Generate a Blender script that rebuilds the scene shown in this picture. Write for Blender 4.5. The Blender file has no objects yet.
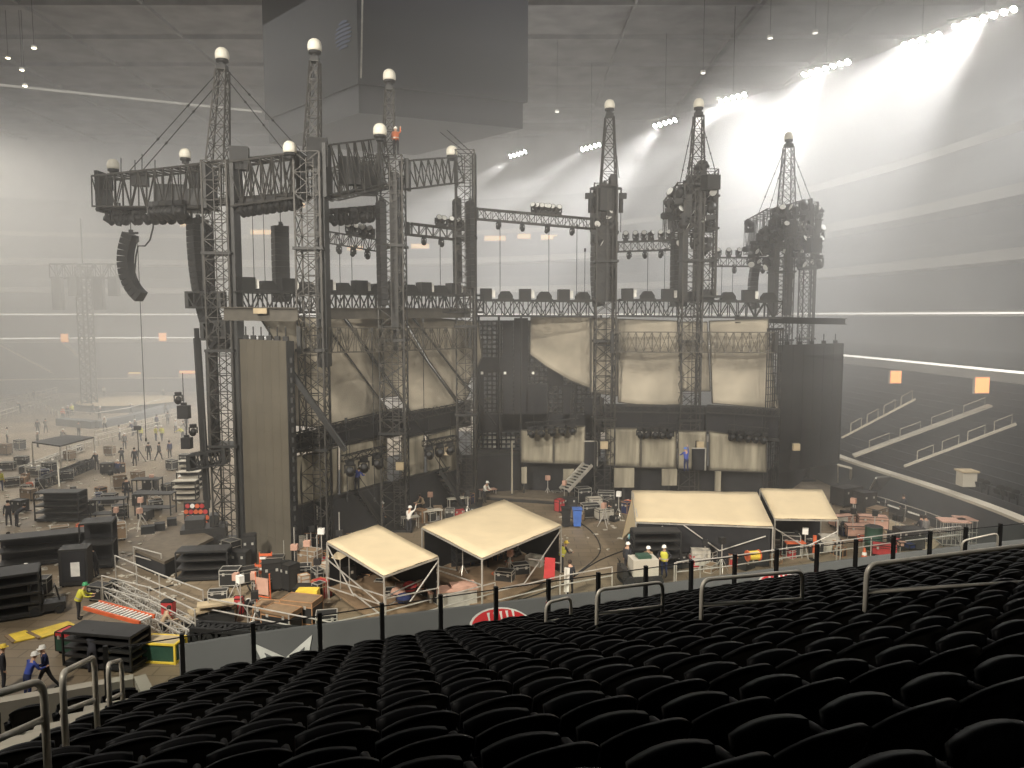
import bpy, bmesh, math, random
from mathutils import Vector, Matrix
RND = random.Random(11)
C = bpy.context.scene.collection
PI = math.pi
F, H, TH = 770.0, 14.0, math.radians(5.1)
cT, sT = math.cos(TH), math.sin(TH)
V = Vector

# ---------------------------------------------------------------- survey helpers
def P(px, py, Y):
    """world point at distance Y (along the hall) seen in direction px,py"""
    u, v = (px-512)/F, (384-py)/F
    k = Y/(cT+v*sT)
    return V((u*k, Y, H+(-sT+v*cT)*k))
def G(px, py, z=0.0):
    """world point at height z seen in direction px,py"""
    u, v = (px-512)/F, (384-py)/F
    k = (z-H)/(-sT+v*cT)
    return V((u*k, (cT+v*sT)*k, z))
def proj(p):
    d = V(p)-V((0, 0, H))
    f = d.y*cT-d.z*sT
    if f < .1: return None
    return 512+F*d.x/f, 384-F*(d.y*sT+d.z*cT)/f
ORD = "zeroth first second third fourth fifth sixth seventh eighth ninth tenth eleventh twelfth thirteenth fourteenth fifteenth sixteenth seventeenth eighteenth nineteenth twentieth".split()
TENS = {20: 'twenty', 30: 'thirty', 40: 'forty', 50: 'fifty'}
def nth(n):
    if n <= 20: return ORD[n]
    t = n//10*10
    return (TENS[t][:-1]+'ieth') if n == t else TENS[t]+'-'+ORD[n-t]

# ---------------------------------------------------------------- materials
def S(r, g, b):
    f = lambda c: (c/255/12.92 if c/255 <= .04045 else ((c/255+.055)/1.055)**2.4)
    return (f(r), f(g), f(b))
def mat(name, col, rough=.6, metal=0.0, var=.18, scale=2.0, emit=0.0, bump=0.0, stretch=(1, 1, 1), spec=.4):
    m = bpy.data.materials.new(name); m.use_nodes = True
    nt = m.node_tree; b = nt.nodes['Principled BSDF']
    tc = nt.nodes.new('ShaderNodeTexCoord'); mp = nt.nodes.new('ShaderNodeMapping')
    mp.inputs['Scale'].default_value = stretch
    nz = nt.nodes.new('ShaderNodeTexNoise'); nz.inputs['Scale'].default_value = scale; nz.inputs['Detail'].default_value = 5
    rp = nt.nodes.new('ShaderNodeValToRGB')
    lo = tuple(max(0, c*(1-var)) for c in col); hi = tuple(min(1, c*(1+var)) for c in col)
    rp.color_ramp.elements[0].color = (*lo, 1); rp.color_ramp.elements[1].color = (*hi, 1)
    rp.color_ramp.elements[0].position = .3; rp.color_ramp.elements[1].position = .7
    nt.links.new(tc.outputs['Object'], mp.inputs['Vector']); nt.links.new(mp.outputs[0], nz.inputs['Vector'])
    nt.links.new(nz.outputs['Fac'], rp.inputs[0]); nt.links.new(rp.outputs[0], b.inputs['Base Color'])
    b.inputs['Roughness'].default_value = rough; b.inputs['Metallic'].default_value = metal
    b.inputs['Specular IOR Level'].default_value = spec
    if emit:
        b.inputs['Emission Color'].default_value = (*col, 1); b.inputs['Emission Strength'].default_value = emit
    if bump:
        bp = nt.nodes.new('ShaderNodeBump'); bp.inputs['Strength'].default_value = bump
        nt.links.new(nz.outputs['Fac'], bp.inputs['Height']); nt.links.new(bp.outputs[0], b.inputs['Normal'])
    return m
M = {}
M['black'] = mat('black_steel', (.018, .018, .018), .55, .2)
M['dark'] = mat('dark_steel', (.035, .035, .034), .5, .4)
M['tower'] = mat('tower_steel', (.05, .047, .042), .5, .4)
M['bronze'] = mat('dull_brown_steel', (.11, .1, .082), .5, .4)
M['galv'] = mat('galvanised_steel', (.62, .59, .53), .4, .6)
M['rail'] = mat('brushed_handrail', (.58, .54, .46), .4, .25)
M['alu'] = mat('aluminium', (.6, .58, .52), .4, .5)
M['dome'] = mat('cream_dome_plastic', (.86, .82, .70), .45, 0, .04)
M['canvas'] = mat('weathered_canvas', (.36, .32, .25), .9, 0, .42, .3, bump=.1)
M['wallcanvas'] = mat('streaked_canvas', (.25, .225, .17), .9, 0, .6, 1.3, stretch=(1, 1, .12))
M['tent'] = mat('tent_vinyl', (.63, .515, .335), .7, 0, .06, .8)
M['blackcloth'] = mat('black_drape', (.02, .02, .022), .95)
M['led'] = mat('led_panel_back', (.105, .092, .068), .8, 0, .12, .6)
M['leddark'] = mat('dark_led_wall', (.022, .022, .022), .8, 0, .2, .5)
M['rubber'] = mat('black_rubber', (.015, .015, .015), .8)
M['case'] = mat('road_case_black', (.025, .024, .023), .5)
M['greencase'] = mat('green_case', (.03, .075, .05), .5)
M['trim'] = mat('case_trim_alu', (.45, .42, .36), .4, .7)
M['orange'] = mat('orange_paint', (.62, .13, .05), .5)
M['red'] = mat('red_paint', (.48, .05, .05), .5)
M['pink'] = mat('pink_board', (.52, .31, .23), .7)
M['yellow'] = mat('yellow_paint', (.78, .56, .07), .5)
M['white'] = mat('white_paint', (.8, .78, .72), .5)
M['blue'] = mat('blue_plastic', (.07, .17, .52), .4)
M['teal'] = mat('teal_plastic', (.2, .55, .6), .4)
M['brown'] = mat('brown_plywood', (.22, .15, .09), .7)
M['wood'] = mat('pale_plywood', (.45, .36, .23), .7)
M['lens'] = mat('lamp_lens', (.75, .75, .72), .15, 0, .02, spec=.9)
M['warmlens'] = mat('warm_lit_lens', (1, .85, .55), .3, 0, 0, emit=12)
M['floodlens'] = mat('floodlight_lens', (1, .97, .9), .3, 0, 0, emit=300)
M['strip'] = mat('lit_strip', (1, .95, .85), .4, 0, 0, emit=1.6)
M['orangeglow'] = mat('lit_orange_sign', (1, .42, .16), .4, 0, 0, emit=1.4)
M['warmglow'] = mat('lit_concourse', (1, .62, .3), .4, 0, 0, emit=1.1)
M['concrete'] = mat('concrete', (.30, .275, .225), .85, 0, .2, .6)
M['palec'] = mat('pale_concrete', (.5, .46, .38), .8, 0, .12, .6)
M['stand'] = mat('seating_bowl', (.12, .125, .125), .85, 0, .3, .4)
M['suite'] = mat('suite_glass', (.05, .06, .065), .25, 0, .5, .3)
M['fascia'] = mat('pale_fascia', (.4, .385, .35), .6, 0, .1, .3)
M['wallgrey'] = mat('field_wall_padding', (.055, .06, .065), .7, 0, .2, .4)
M['roof'] = mat('roof_panels', (.27, .265, .265), .8, 0, .25, .25)
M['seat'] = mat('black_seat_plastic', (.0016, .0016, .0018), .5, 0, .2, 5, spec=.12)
M['seatgrey'] = mat('seat_rows', (.03, .032, .036), .6)
M['fabric'] = mat('dark_cloth', (.03, .03, .035), .9)
M['skin'] = mat('skin', (.5, .3, .2), .6, 0, .08)
M['navy'] = mat('navy_cloth', (.02, .03, .09), .9)
M['bluecloth'] = mat('blue_cloth', (.05, .08, .34), .9)
M['hivis'] = mat('high_visibility_yellow', (.62, .58, .07), .8)
M['hiorange'] = mat('high_visibility_orange', (.6, .17, .07), .8)
M['tan'] = mat('tan_cloth', (.42, .31, .2), .9)
M['greycloth'] = mat('grey_cloth', (.2, .19, .18), .9)
M['whitecloth'] = mat('white_cloth', (.7, .67, .6), .9)
M['greenhat'] = mat('green_hat', (.05, .3, .12), .4)
M['hair'] = mat('dark_hair', (.03, .02, .015), .8)
M['screen'] = mat('video_board_screen', (.008, .010, .017), .4, 0, .15, .15)
M['boardside'] = mat('video_board_side', (.014, .015, .018), .6, 0, .15, .15)
M['logoblue'] = mat('logo_blue', (.035, .06, .13), .5, 0, .02)
M['ledge'] = mat('grey_tarpaulin', (.15, .148, .145), .75, 0, .12, .5)
M['redlogo'] = mat('red_print', (.68, .04, .045), .6, 0, .04)
M['brass'] = mat('brass_trim', (.40, .22, .11), .5)
M['deckgrey'] = mat('worn_stage_deck', (.13, .105, .075), .7)
M['debris'] = mat('floor_cover', (.29, .225, .145), .7, 0, .25, .4)

# ---------------------------------------------------------------- mesh builder
def basis(d, up=V((0, 0, 1))):
    d = V(d).normalized()
    s = d.cross(up)
    if s.length < 1e-4: s = d.cross(V((0, 1, 0)))
    s.normalize()
    return d, s, s.cross(d).normalized()
class MB:
    def __init__(s): s.v, s.f, s.mi = [], [], []
    def add(s, vs, fs, mi=0):
        b = len(s.v); s.v += [V(x) for x in vs]
        s.f += [tuple(b+i for i in f) for f in fs]; s.mi += [mi]*len(fs); return s
    def box(s, c, size, R=None, mi=0):
        c = V(c); h = V(size)/2; vs = []
        for z in (-1, 1):
            for x, y in ((-1, -1), (1, -1), (1, 1), (-1, 1)):
                o = V((x*h.x, y*h.y, z*h.z)); vs.append(c+(R @ o if R else o))
        return s.add(vs, [(3, 2, 1, 0), (4, 5, 6, 7), (0, 1, 5, 4), (1, 2, 6, 5), (2, 3, 7, 6), (3, 0, 4, 7)], mi)
    def bar(s, p, q, w, h=None, up=V((0, 0, 1)), mi=0):
        h = h or w; p, q = V(p), V(q); d, a, b = basis(q-p, up)
        R = [(-1, -1), (1, -1), (1, 1), (-1, 1)]
        vs = [p+a*x*w/2+b*y*h/2 for x, y in R]+[q+a*x*w/2+b*y*h/2 for x, y in R]
        return s.add(vs, [(0, 1, 2, 3), (7, 6, 5, 4), (0, 4, 5, 1), (1, 5, 6, 2), (2, 6, 7, 3), (3, 7, 4, 0)], mi)
    def tube(s, p, q, r, n=6, r2=None, mi=0):
        r2 = r if r2 is None else r2; p, q = V(p), V(q); d, a, b = basis(q-p)
        vs = [o+(a*math.cos(2*PI*i/n)+b*math.sin(2*PI*i/n))*rr for o, rr in ((p, r), (q, r2)) for i in range(n)]
        fs = [(i, (i+1) % n, n+(i+1) % n, n+i) for i in range(n)]+[tuple(range(n-1, -1, -1)), tuple(range(n, 2*n))]
        return s.add(vs, fs, mi)
    def path(s, pts, r, n=6, mi=0):
        pts = [V(p) for p in pts]; vs = []; A = None
        for i, p in enumerate(pts):
            d = (pts[min(i+1, len(pts)-1)]-pts[max(i-1, 0)]).normalized()
            if A is None: A = basis(d)[1]
            A = (A-d*A.dot(d)).normalized(); B = d.cross(A)
            vs += [p+(A*math.cos(2*PI*k/n)+B*math.sin(2*PI*k/n))*r for k in range(n)]
        fs = [(i*n+k, i*n+(k+1) % n, (i+1)*n+(k+1) % n, (i+1)*n+k) for i in range(len(pts)-1) for k in range(n)]
        fs += [tuple(range(n-1, -1, -1)), tuple(range((len(pts)-1)*n, len(pts)*n))]
        return s.add(vs, fs, mi)
    def lathe(s, c, prof, n=12, R=None, mi=0):
        c = V(c); vs = []
        for r, z in prof:
            for k in range(n):
                o = V((r*math.cos(2*PI*k/n), r*math.sin(2*PI*k/n), z)); vs.append(c+(R @ o if R else o))
        m = len(prof)
        fs = [(i*n+k, i*n+(k+1) % n, (i+1)*n+(k+1) % n, (i+1)*n+k) for i in range(m-1) for k in range(n)]
        fs += [tuple(range(n-1, -1, -1)), tuple(range((m-1)*n, m*n))]
        return s.add(vs, fs, mi)
    def prism(s, poly, vec, mi=0):
        n = len(poly); vec = V(vec); vs = [V(p) for p in poly]+[V(p)+vec for p in poly]
        return s.add(vs, [tuple(range(n-1, -1, -1)), tuple(range(n, 2*n))]+[(i, (i+1) % n, n+(i+1) % n, n+i) for i in range(n)], mi)
    def truss(s, p, q, w, h, n, rc=.05, rl=.03, up=V((0, 0, 1)), x=False, w2=None, h2=None):
        """four-chord lattice from p to q"""
        p, q = V(p), V(q); d, a, b = basis(q-p, up); w2 = w if w2 is None else w2; h2 = h if h2 is None else h2
        K = [(-1, -1), (1, -1), (1, 1), (-1, 1)]
        st = []
        for i in range(n+1):
            t = i/n; o = p.lerp(q, t); ww, hh = w+(w2-w)*t, h+(h2-h)*t
            st.append([o+a*k[0]*ww/2+b*k[1]*hh/2 for k in K])
        for k in range(4): s.bar(st[0][k], st[n][k], rc*2)
        for i in range(n):
            for k in range(4):
                k2 = (k+1) % 4
                A, B = (st[i][k], st[i+1][k2]) if (i+k) % 2 == 0 else (st[i][k2], st[i+1][k])
                s.bar(A, B, rl*2)
                if x:
                    A, B = (st[i][k], st[i+1][k2]) if (i+k) % 2 else (st[i][k2], st[i+1][k])
                    s.bar(A, B, rl*2)
                s.bar(st[i][k], st[i][k2], rl*2)
        for k in range(4): s.bar(st[n][k], st[n][(k+1) % 4], rl*2)
        return s
    def build(s, name, m, parent=None, o=None, smooth=False):
        if o is None:
            o, a = V((0, 0, 0)), parent
            while a is not None: o, a = o+a.location, a.parent
        o = V(o)
        me = bpy.data.meshes.new(name)
        me.from_pydata([x-o for x in s.v], [], s.f)
        for mm in (m if isinstance(m, (list, tuple)) else [m]): me.materials.append(M[mm] if isinstance(mm, str) else mm)
        if max(s.mi, default=0): me.polygons.foreach_set('material_index', s.mi)
        bm = bmesh.new(); bm.from_mesh(me); bmesh.ops.recalc_face_normals(bm, faces=bm.faces); bm.to_mesh(me); bm.free()
        if smooth: me.polygons.foreach_set('use_smooth', [True]*len(me.polygons))
        ob = bpy.data.objects.new(name, me); C.objects.link(ob)
        if parent is not None: ob.parent = parent
        else: ob.location = o
        return ob
def tag(o, label=None, cat=None, group=None, kind=None):
    if label: o['label'] = label
    if cat: o['category'] = cat
    if group: o['group'] = group
    if kind: o['kind'] = kind
    return o
def thing(name, label, cat, loc=(0, 0, 0), rz=0, group=None):
    o = bpy.data.objects.new(name, None); C.objects.link(o); o.empty_display_size = .2
    o.location = loc; o.rotation_euler = (0, 0, rz)
    return tag(o, label, cat, group)
Z0 = V((0, 0, 0))
def L(mb, name, m, parent, smooth=False): return mb.build(name, m, parent, o=Z0, smooth=smooth)   # built in the thing's own axes
def struct(mb, name, m, smooth=False): return tag(mb.build(name, m, smooth=smooth), kind='structure')
def dup(root, loc=None, rz=None, label=None, group=None, rot=None):
    r = root.copy(); C.objects.link(r)
    if loc is not None: r.location = loc
    if rz is not None: r.rotation_euler = (0, 0, rz)
    if rot is not None: r.rotation_euler = rot
    if label: r['label'] = label
    if group: r['group'] = group
    def kids(a, b):
        for ch in list(a.children):
            c = ch.copy(); C.objects.link(c); c.parent = b; kids(ch, c)
    kids(root, r)
    return r

# ---------------------------------------------------------------- camera, view
cam = bpy.data.cameras.new('camera'); co = bpy.data.objects.new('camera', cam); C.objects.link(co)
co.location = (0, 0, H); co.rotation_euler = (PI/2-TH, 0, 0)
cam.sensor_width = 36; cam.lens = F/1024*36; cam.clip_start = .1; cam.clip_end = 600
sc = bpy.context.scene; sc.camera = co
vs = sc.view_settings; vs.view_transform = 'Standard'; vs.look = 'None'; vs.gamma = 1; vs.use_curve_mapping = False
vs.exposure = EXPOSURE = 0.1
cy = sc.cycles; cy.volume_bounces = 1; cy.max_bounces = 4; cy.diffuse_bounces = 2; cy.glossy_bounces = 2; cy.transmission_bounces = 3; cy.transparent_max_bounces = 8
cy.use_denoising = True; cy.caustics_reflective = False; cy.caustics_refractive = False
cy.sample_clamp_indirect = 4

# ---------------------------------------------------------------- light
w = bpy.data.worlds.new('hall_air'); sc.world = w; w.use_nodes = True
bg = w.node_tree.nodes['Background']; bg.inputs[0].default_value = (.8, .9, 1, 1); bg.inputs[1].default_value = .09
def spot(name, loc, to, power, col, size=60, blend=.6, rad=.6):
    l = bpy.data.lights.new(name, 'SPOT'); l.energy = power; l.color = col; l.spot_size = math.radians(size); l.spot_blend = blend
    l.shadow_soft_size = rad
    o = bpy.data.objects.new(name, l); C.objects.link(o); o.location = loc
    o.rotation_euler = (V(to)-V(loc)).to_track_quat('-Z', 'Y').to_euler(); return o
WARM = (1, .93, .82); WHITE = (1, .985, .955)
# near-side roof floods above and behind the stand the photograph was taken from
spot('roof_flood_near', (-30, -8, 58), (-5, 40, 0), 120000, WARM, 60, .6, 1.5)
spot('roof_flood_near', (34, -4, 58), (14, 48, 0), 90000, WARM, 54, .6, 1.5)
spot('sail_fill', (-22, 6, 26), (-3, 50, 12), 64000, WARM, 66, .5, 1.0)  # added fill lamp hung low in front, lights the sails evenly
spot('sail_fill', (20, 8, 26), (8, 54, 11), 25000, WARM, 66, .5, 1.0)  # second added sail fill, no fixture stands here
# far-side floods, followed by added haze fills
FLOODS = [  # px, py, distance, power, lamps, aim, cone
    (518, 154, 128, 210000, 5, (-1, -.3, -.7), 24), (591, 147, 120, 200000, 5, (-1, -.3, -.62), 24), (665, 123, 108, 130000, 5, (-1, -.3, -.95), 50), (733, 98, 98, 140000, 5, (-1, -.3, -.75), 26),
    (826, 68, 86, 72000, 7, (-.85, -.2, -1.1), 56), (922, 40, 78, 45000, 5, (-1, -.2, -.7), 40), (984, 18, 72, 80000, 7, (-1, -.2, -.95), 56)]
for px, py, Y, pw, n, aim, cone in FLOODS:
    p = P(px, py, Y)
    spot('far_flood_and_fill', p+V((-.5, -.5, -.6)), p+V(aim)*40, pw, WHITE, cone, .9, .5)
spot('far_flood_and_fill', (54, 60, 43), (44, 60, 0), 60000, WHITE, 120, .8, .8)  # added wide fill pointing down, brightens the haze over the right stand
spot('far_flood_and_fill', (30, 100, 43), (24, 90, 0), 14000, WHITE, 120, .8, .8)  # weaker added wide fill for the haze farther back
for loc, to, pw in (((-75, 95, 43), (-40, 85, 0), 90000), ((-80, 60, 43), (-36, 62, 0), 75000), ((-50, 150, 43), (-40, 110, 0), 50000)):
    spot('roof_flood_side', loc, to, pw, (1, .93, .8), 70, .9, .8)

l = bpy.data.lights.new('haze_fill_area', 'AREA'); l.shape = 'RECTANGLE'; l.size = 110; l.size_y = 70; l.energy = 26000; l.color = (1, .97, .92)  # added area fill under the roof, evens out the haze brightness
o = bpy.data.objects.new('haze_fill_area', l); C.objects.link(o); o.location = (-40, 105, 46)
# ---------------------------------------------------------------- haze
def haze(name, lo, hi, dens, col=(1, 1, 1), g=.2):
    m = bpy.data.materials.new(name); m.use_nodes = True; nt = m.node_tree; nt.nodes.clear()
    out = nt.nodes.new('ShaderNodeOutputMaterial'); vsn = nt.nodes.new('ShaderNodeVolumeScatter')
    vsn.inputs['Color'].default_value = (*col, 1); vsn.inputs['Density'].default_value = dens; vsn.inputs['Anisotropy'].default_value = g
    nt.links.new(vsn.outputs[0], out.inputs['Volume'])
    lo, hi = V(lo), V(hi)
    b = MB().box((lo+hi)/2, hi-lo).build(name, m)
    tag(b, 'pale theatrical haze hanging in the arena air', 'haze', kind='stuff')
haze('haze', (-190, 31, -.5), (95, 61.9, 8.95), .0034, (.985, .985, .98))
haze('haze', (-190, 31, 9), (95, 61.9, 30), .006, (.985, .985, .98))
haze('haze', (-190, 62, -.5), (95, 230, 41), .005, (.985, .985, .98))
haze('haze', (-190, 70, -.4), (95, 230, 34), .008, (.985, .985, .98))
haze('haze', (22, 38, -.3), (95, 229, 10.9), .013, (.98, .98, .97))
haze('haze', (22, 38, 11), (95, 229, 41), .021, (.98, .98, .97))

# ---------------------------------------------------------------- floor, roof
def floor_mat():
    m = bpy.data.materials.new('arena_floor'); m.use_nodes = True; nt = m.node_tree; b = nt.nodes['Principled BSDF']
    N = nt.nodes.new; Lk = nt.links.new
    tc = N('ShaderNodeTexCoord'); n1 = N('ShaderNodeTexNoise'); n1.inputs['Scale'].default_value = .16; n1.inputs['Detail'].default_value = 8
    r1 = N('ShaderNodeValToRGB'); e = r1.color_ramp.elements
    e[0].position = .32; e[0].color = (.135, .102, .066, 1); e[1].position = .7; e[1].color = (.29, .225, .148, 1)
    br = N('ShaderNodeTexBrick'); br.inputs['Scale'].default_value = .32; br.inputs['Color1'].default_value = (1, 1, 1, 1); br.inputs['Color2'].default_value = (.86, .86, .84, 1)
    br.inputs['Mortar'].default_value = (.6, .6, .58, 1); br.inputs['Mortar Size'].default_value = .012
    mx = N('ShaderNodeMixRGB'); mx.blend_type = 'MULTIPLY'; mx.inputs[0].default_value = .9
    Lk(tc.outputs['Object'], n1.inputs['Vector']); Lk(tc.outputs['Object'], br.inputs['Vector']); Lk(n1.outputs['Fac'], r1.inputs[0])
    Lk(r1.outputs[0], mx.inputs[1]); Lk(br.outputs['Color'], mx.inputs[2]); Lk(mx.outputs[0], b.inputs['Base Color'])
    b.inputs['Roughness'].default_value = .55
    return m
M['floor'] = floor_mat()
struct(MB().box((-30, 90, -.25), (320, 300, .5)), 'floor', 'floor')
mb = MB(); mb.box((-50, 110, 52.4), (290, 190, .6))
for i in range(14):
    y = 40+i*11.5; mb.box((-50, y, 51.9), (280, .4, .7))
for i in range(18): mb.box((-180+i*15, 105, 51.95), (.3, 180, .6))
struct(mb, 'ceiling', 'roof')
# unseen upper deck slab, added and cut to shade the spectators' block
struct(MB().prism([(-60, -40, 20.6), (60, -40, 20.6), (60, 13, 20.6), (30, 9, 20.6), (8, 2.4, 20.6), (-60, .6, 20.6)], (0, 0, 1.2)), 'ceiling_shade_slab', 'concrete')
struct(MB().box((0, -22, 14), (120, .5, 14)), 'wall_rear_blocker', 'concrete')  # unseen wall added behind the camera to keep world light off the seats
struct(MB().bar(P(-10, 84, 106), P(262, 112, 120), .3, .3), 'trim_1', 'fascia')

# ---------------------------------------------------------------- stadium bowl, swept along the field wall
WALL = [V(p) for p in ((24, 22), (27.2, 33), (28.4, 42), (28.0, 50), (26.6, 59), (25.6, 70), (23.5, 86), (17, 108), (2, 127), (-24, 138), (-60, 141), (-98, 134), (-128, 116), (-145, 90))]
def smooth_line(pts, n=4):
    out = []
    for i in range(len(pts)-1):
        p0, p1, p2, p3 = pts[max(i-1, 0)], pts[i], pts[i+1], pts[min(i+2, len(pts)-1)]
        for k in range(n):
            t = k/n
            out.append(.5*((2*p1)+(p2-p0)*t+(2*p0-5*p1+4*p2-p3)*t*t+(3*p1-p0-3*p2+p3)*t**3))
    return out+[pts[-1]]
WL = smooth_line(WALL)
def wn(i):
    d = (WL[min(i+1, len(WL)-1)]-WL[max(i-1, 0)]).normalized(); n = V((d.y, -d.x))
    return -n if n.dot(WL[i]-V((-40, 70))) < 0 else n
WN = [wn(i) for i in range(len(WL))]
def sweep(mb, prof, i0=0, i1=None, mi=0):
    i1 = len(WL) if i1 is None else i1; m = len(prof); vs, fs = [], []
    for i in range(i0, i1):
        for d, z in prof: vs.append((WL[i].x+WN[i].x*d, WL[i].y+WN[i].y*d, z))
    for i in range(i1-i0-1):
        for k in range(m-1): fs.append((i*m+k, i*m+k+1, (i+1)*m+k+1, (i+1)*m+k))
    return mb.add(vs, fs, mi)
struct(sweep(MB(), [(0, 0), (0, 2.5), (.3, 2.5), (.3, 2.3)]), 'wall_field', 'wallgrey')
struct(sweep(MB(), [(-.06, 2.45), (-.06, 2.62), (.7, 2.62), (.7, 2.45)]), 'trim_2', 'palec')
pr = []
for k in range(16): pr += [(.7+k*.78, 2.2+k*.40), (.7+(k+1)*.78, 2.2+k*.40)]
struct(sweep(MB(), pr), 'floor_lower_bowl', 'stand')
mb = MB()
for k in range(16):
    d, z = .7+k*.78, 2.2+k*.40
    sweep(mb, [(d+.35, z), (d+.38, z+.72), (d+.46, z+.72), (d+.5, z)])
tag(mb.build('stadium_seat_rows', 'seatgrey'), 'rows of dark seats filling the lower bowl across the arena', 'seats', kind='stuff')
struct(sweep(MB(), [(13.2, 8.4), (12.7, 8.7), (12.7, 9.55), (13.2, 9.6)]), 'trim_3', 'fascia')
struct(sweep(MB(), [(12.66, 9.50), (12.66, 9.66), (13, 9.66)]), 'trim_4', 'strip')
struct(sweep(MB(), [(14.6, 8.4), (15.2, 13.9)]), 'wall_suite_lower', 'suite')
struct(sweep(MB(), [(12.9, 13.9), (12.6, 13.95), (12.6, 14.35), (12.9, 14.4), (17.5, 14.5)]), 'trim_5', 'fascia')
struct(sweep(MB(), [(12.56, 14.12), (12.56, 14.24)]), 'trim_6', 'strip')
struct(sweep(MB(), [(15.5, 14.4), (16, 18.4)]), 'wall_suite_middle', 'suite')
struct(sweep(MB(), [(17, 18.3), (13.4, 18.4), (13.4, 19.3), (14, 19.4)]), 'trim_7', 'fascia')
pr = []
for k in range(8): pr += [(14+k*.8, 19+k*.36), (14+(k+1)*.8, 19+k*.36)]
struct(sweep(MB(), pr), 'floor_middle_tier', 'stand')
struct(sweep(MB(), [(20.6, 21.5), (20.6, 24.2)]), 'wall_suite_upper', 'suite')
struct(sweep(MB(), [(21, 24.0), (16.6, 24.1), (16.6, 25.1), (17.2, 25.2)]), 'trim_8', 'fascia')
pr = []
for k in range(24): pr += [(17.2+k*.8, 24.8+k*.62), (17.2+(k+1)*.8, 24.8+k*.62)]
struct(sweep(MB(), pr), 'floor_upper_tier', 'stand')
struct(sweep(MB(), [(17.0, 29.5), (16.8, 29.5), (16.8, 30.3), (17.0, 30.3)]), 'trim_9', 'fascia')
struct(sweep(MB(), [(36.5, 36), (37, 52.5)]), 'wall_outer', 'roof')

def slope_z(d): return 2.2+(d-.7)/.78*.40
def bowl_pt(i, d, dz=0.0): return V((WL[i].x+WN[i].x*d, WL[i].y+WN[i].y*d, slope_z(d)+dz))
# aisles with handrails up the lower bowl beside the stage
def aisle(a, b, label, w=.45):
    t = thing('bowl_aisle', label, 'aisle', a)
    d = b-a; side = V((d.y, -d.x, 0)).normalized()
    MB().bar(a+V((0, 0, .42)), b+V((0, 0, .42)), w, .14).build('step_flight', 'palec', t)
    for k in range(4):
        p = a.lerp(b, .12+k*.23)+V((0, 0, .4)); q = a.lerp(b, .12+k*.23+.15)+V((0, 0, .4)); u = V((0, 0, .75))
        MB().path([p, p+u, q+u, q], .035, 6).build('handrail', 'palec', t)
aisle(G(853, 461, 2.7), G(990, 411, 6.9), 'long pale step aisle climbing the lower bowl right beside the black screen wall', .9)
aisle(G(842, 443, 4.4), G(915, 405, 7.6), 'short upper aisle with handrails close behind the black screen wall')
aisle(G(904, 472, 2.9), G(1016, 430, 6.4), 'aisle with pale handrails nearest the curved arena wall corner')
aisle(P(0, 347, 140), P(52, 375, 136), 'far aisle with pale handrails in the stand at the extreme left')
aisle(P(64, 346, 140), P(94, 372, 136), 'far aisle below the lit orange sign in the end stand')

# lit orange wall signs under the suites
for px, py, Y, wd, lab in ((65, 338, 146, 1.3, 'first lit orange sign on the far end stand'), (163, 337, 146, 1.3, 'lit orange sign on the far stand next to the lift mast'),
                       (895, 377, 68, .9, 'lit orange sign on the lower bowl beside the black screen'), (981, 385, 58, 1.0, 'lit orange sign on the lower bowl above the aisle')):
    p = P(px, py, Y); t = thing('lit_sign', lab, 'sign', p)
    MB().box(p, (wd*1.15, .25, wd*1.3)).build('housing', 'palec', t)
    MB().box(p+V((0, -.16, 0)), (wd, .1, wd*1.15)).build('lit_face', 'orangeglow', t)
# lit concourse openings seen through the haze between the towers
for i, (px, py, Y, wd) in enumerate(((495, 238, 150, 4.0), (524, 236, 150, 2.4), (549, 237, 150, 3.0), (574, 234, 150, 2), (627, 238, 142, 2.6), (355, 248, 150, 3), (262, 232, 150, 4.5), (420, 246, 150, 3.4), (300, 205, 150, 2), (170, 221, 150, 2.2), (185, 224, 150, 2.0))):
    p = P(px, py, Y); t = thing('concourse_opening', nth(i+1)+' warm lit opening in the far tier seen through haze', 'opening', p)
    MB().box(p+V((0, .3, 0)), (wd, .2, .8)).build('lit_interior', 'warmglow', t)
    MB().box(p+V((0, .1, .6)), (wd+.4, .3, .2)).box(p+V((0, .1, -.6)), (wd+.4, .3, .2)).box(p+V((wd/2+.1, .1, 0)), (.2, .3, 1.0)).box(p+V((-wd/2-.1, .1, 0)), (.2, .3, 1.0)).build('surround', 'fascia', t)

# ---------------------------------------------------------------- floodlight clusters on the roof edge
for i, (px, py, Y, pw, n, aim, cone) in enumerate(FLOODS):
    p = P(px, py, Y); t = thing('floodlight_cluster', nth(i+1)+' floodlight bank along the roof edge counting from the video board', 'floodlight', p)
    for k in range(n):
        d = (k-(n-1)/2)*.75; c = p+V((d*.8, -d*.6, d*.12))
        R = V(aim).to_track_quat('Z', 'Y').to_matrix()
        h = MB().lathe(c, [(.1, -.5), (.22, -.4), (.36, 0), (.36, .03)], 10, R).build('lamp_housing', 'dark', t)
        MB().lathe(c, [(.3, .035), (.3, .05)], 10, R).build('lens', 'floodlens', h)
    MB().bar(p+V((-n*.34, n*.25, .42)), p+V((n*.34, -n*.25, .42)), .12).build('mounting_bar', 'dark', t)
    MB().bar(p+V((0, 0, .42)), V((p.x, p.y, 52)), .06).build('hanger', 'dark', t)
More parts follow.
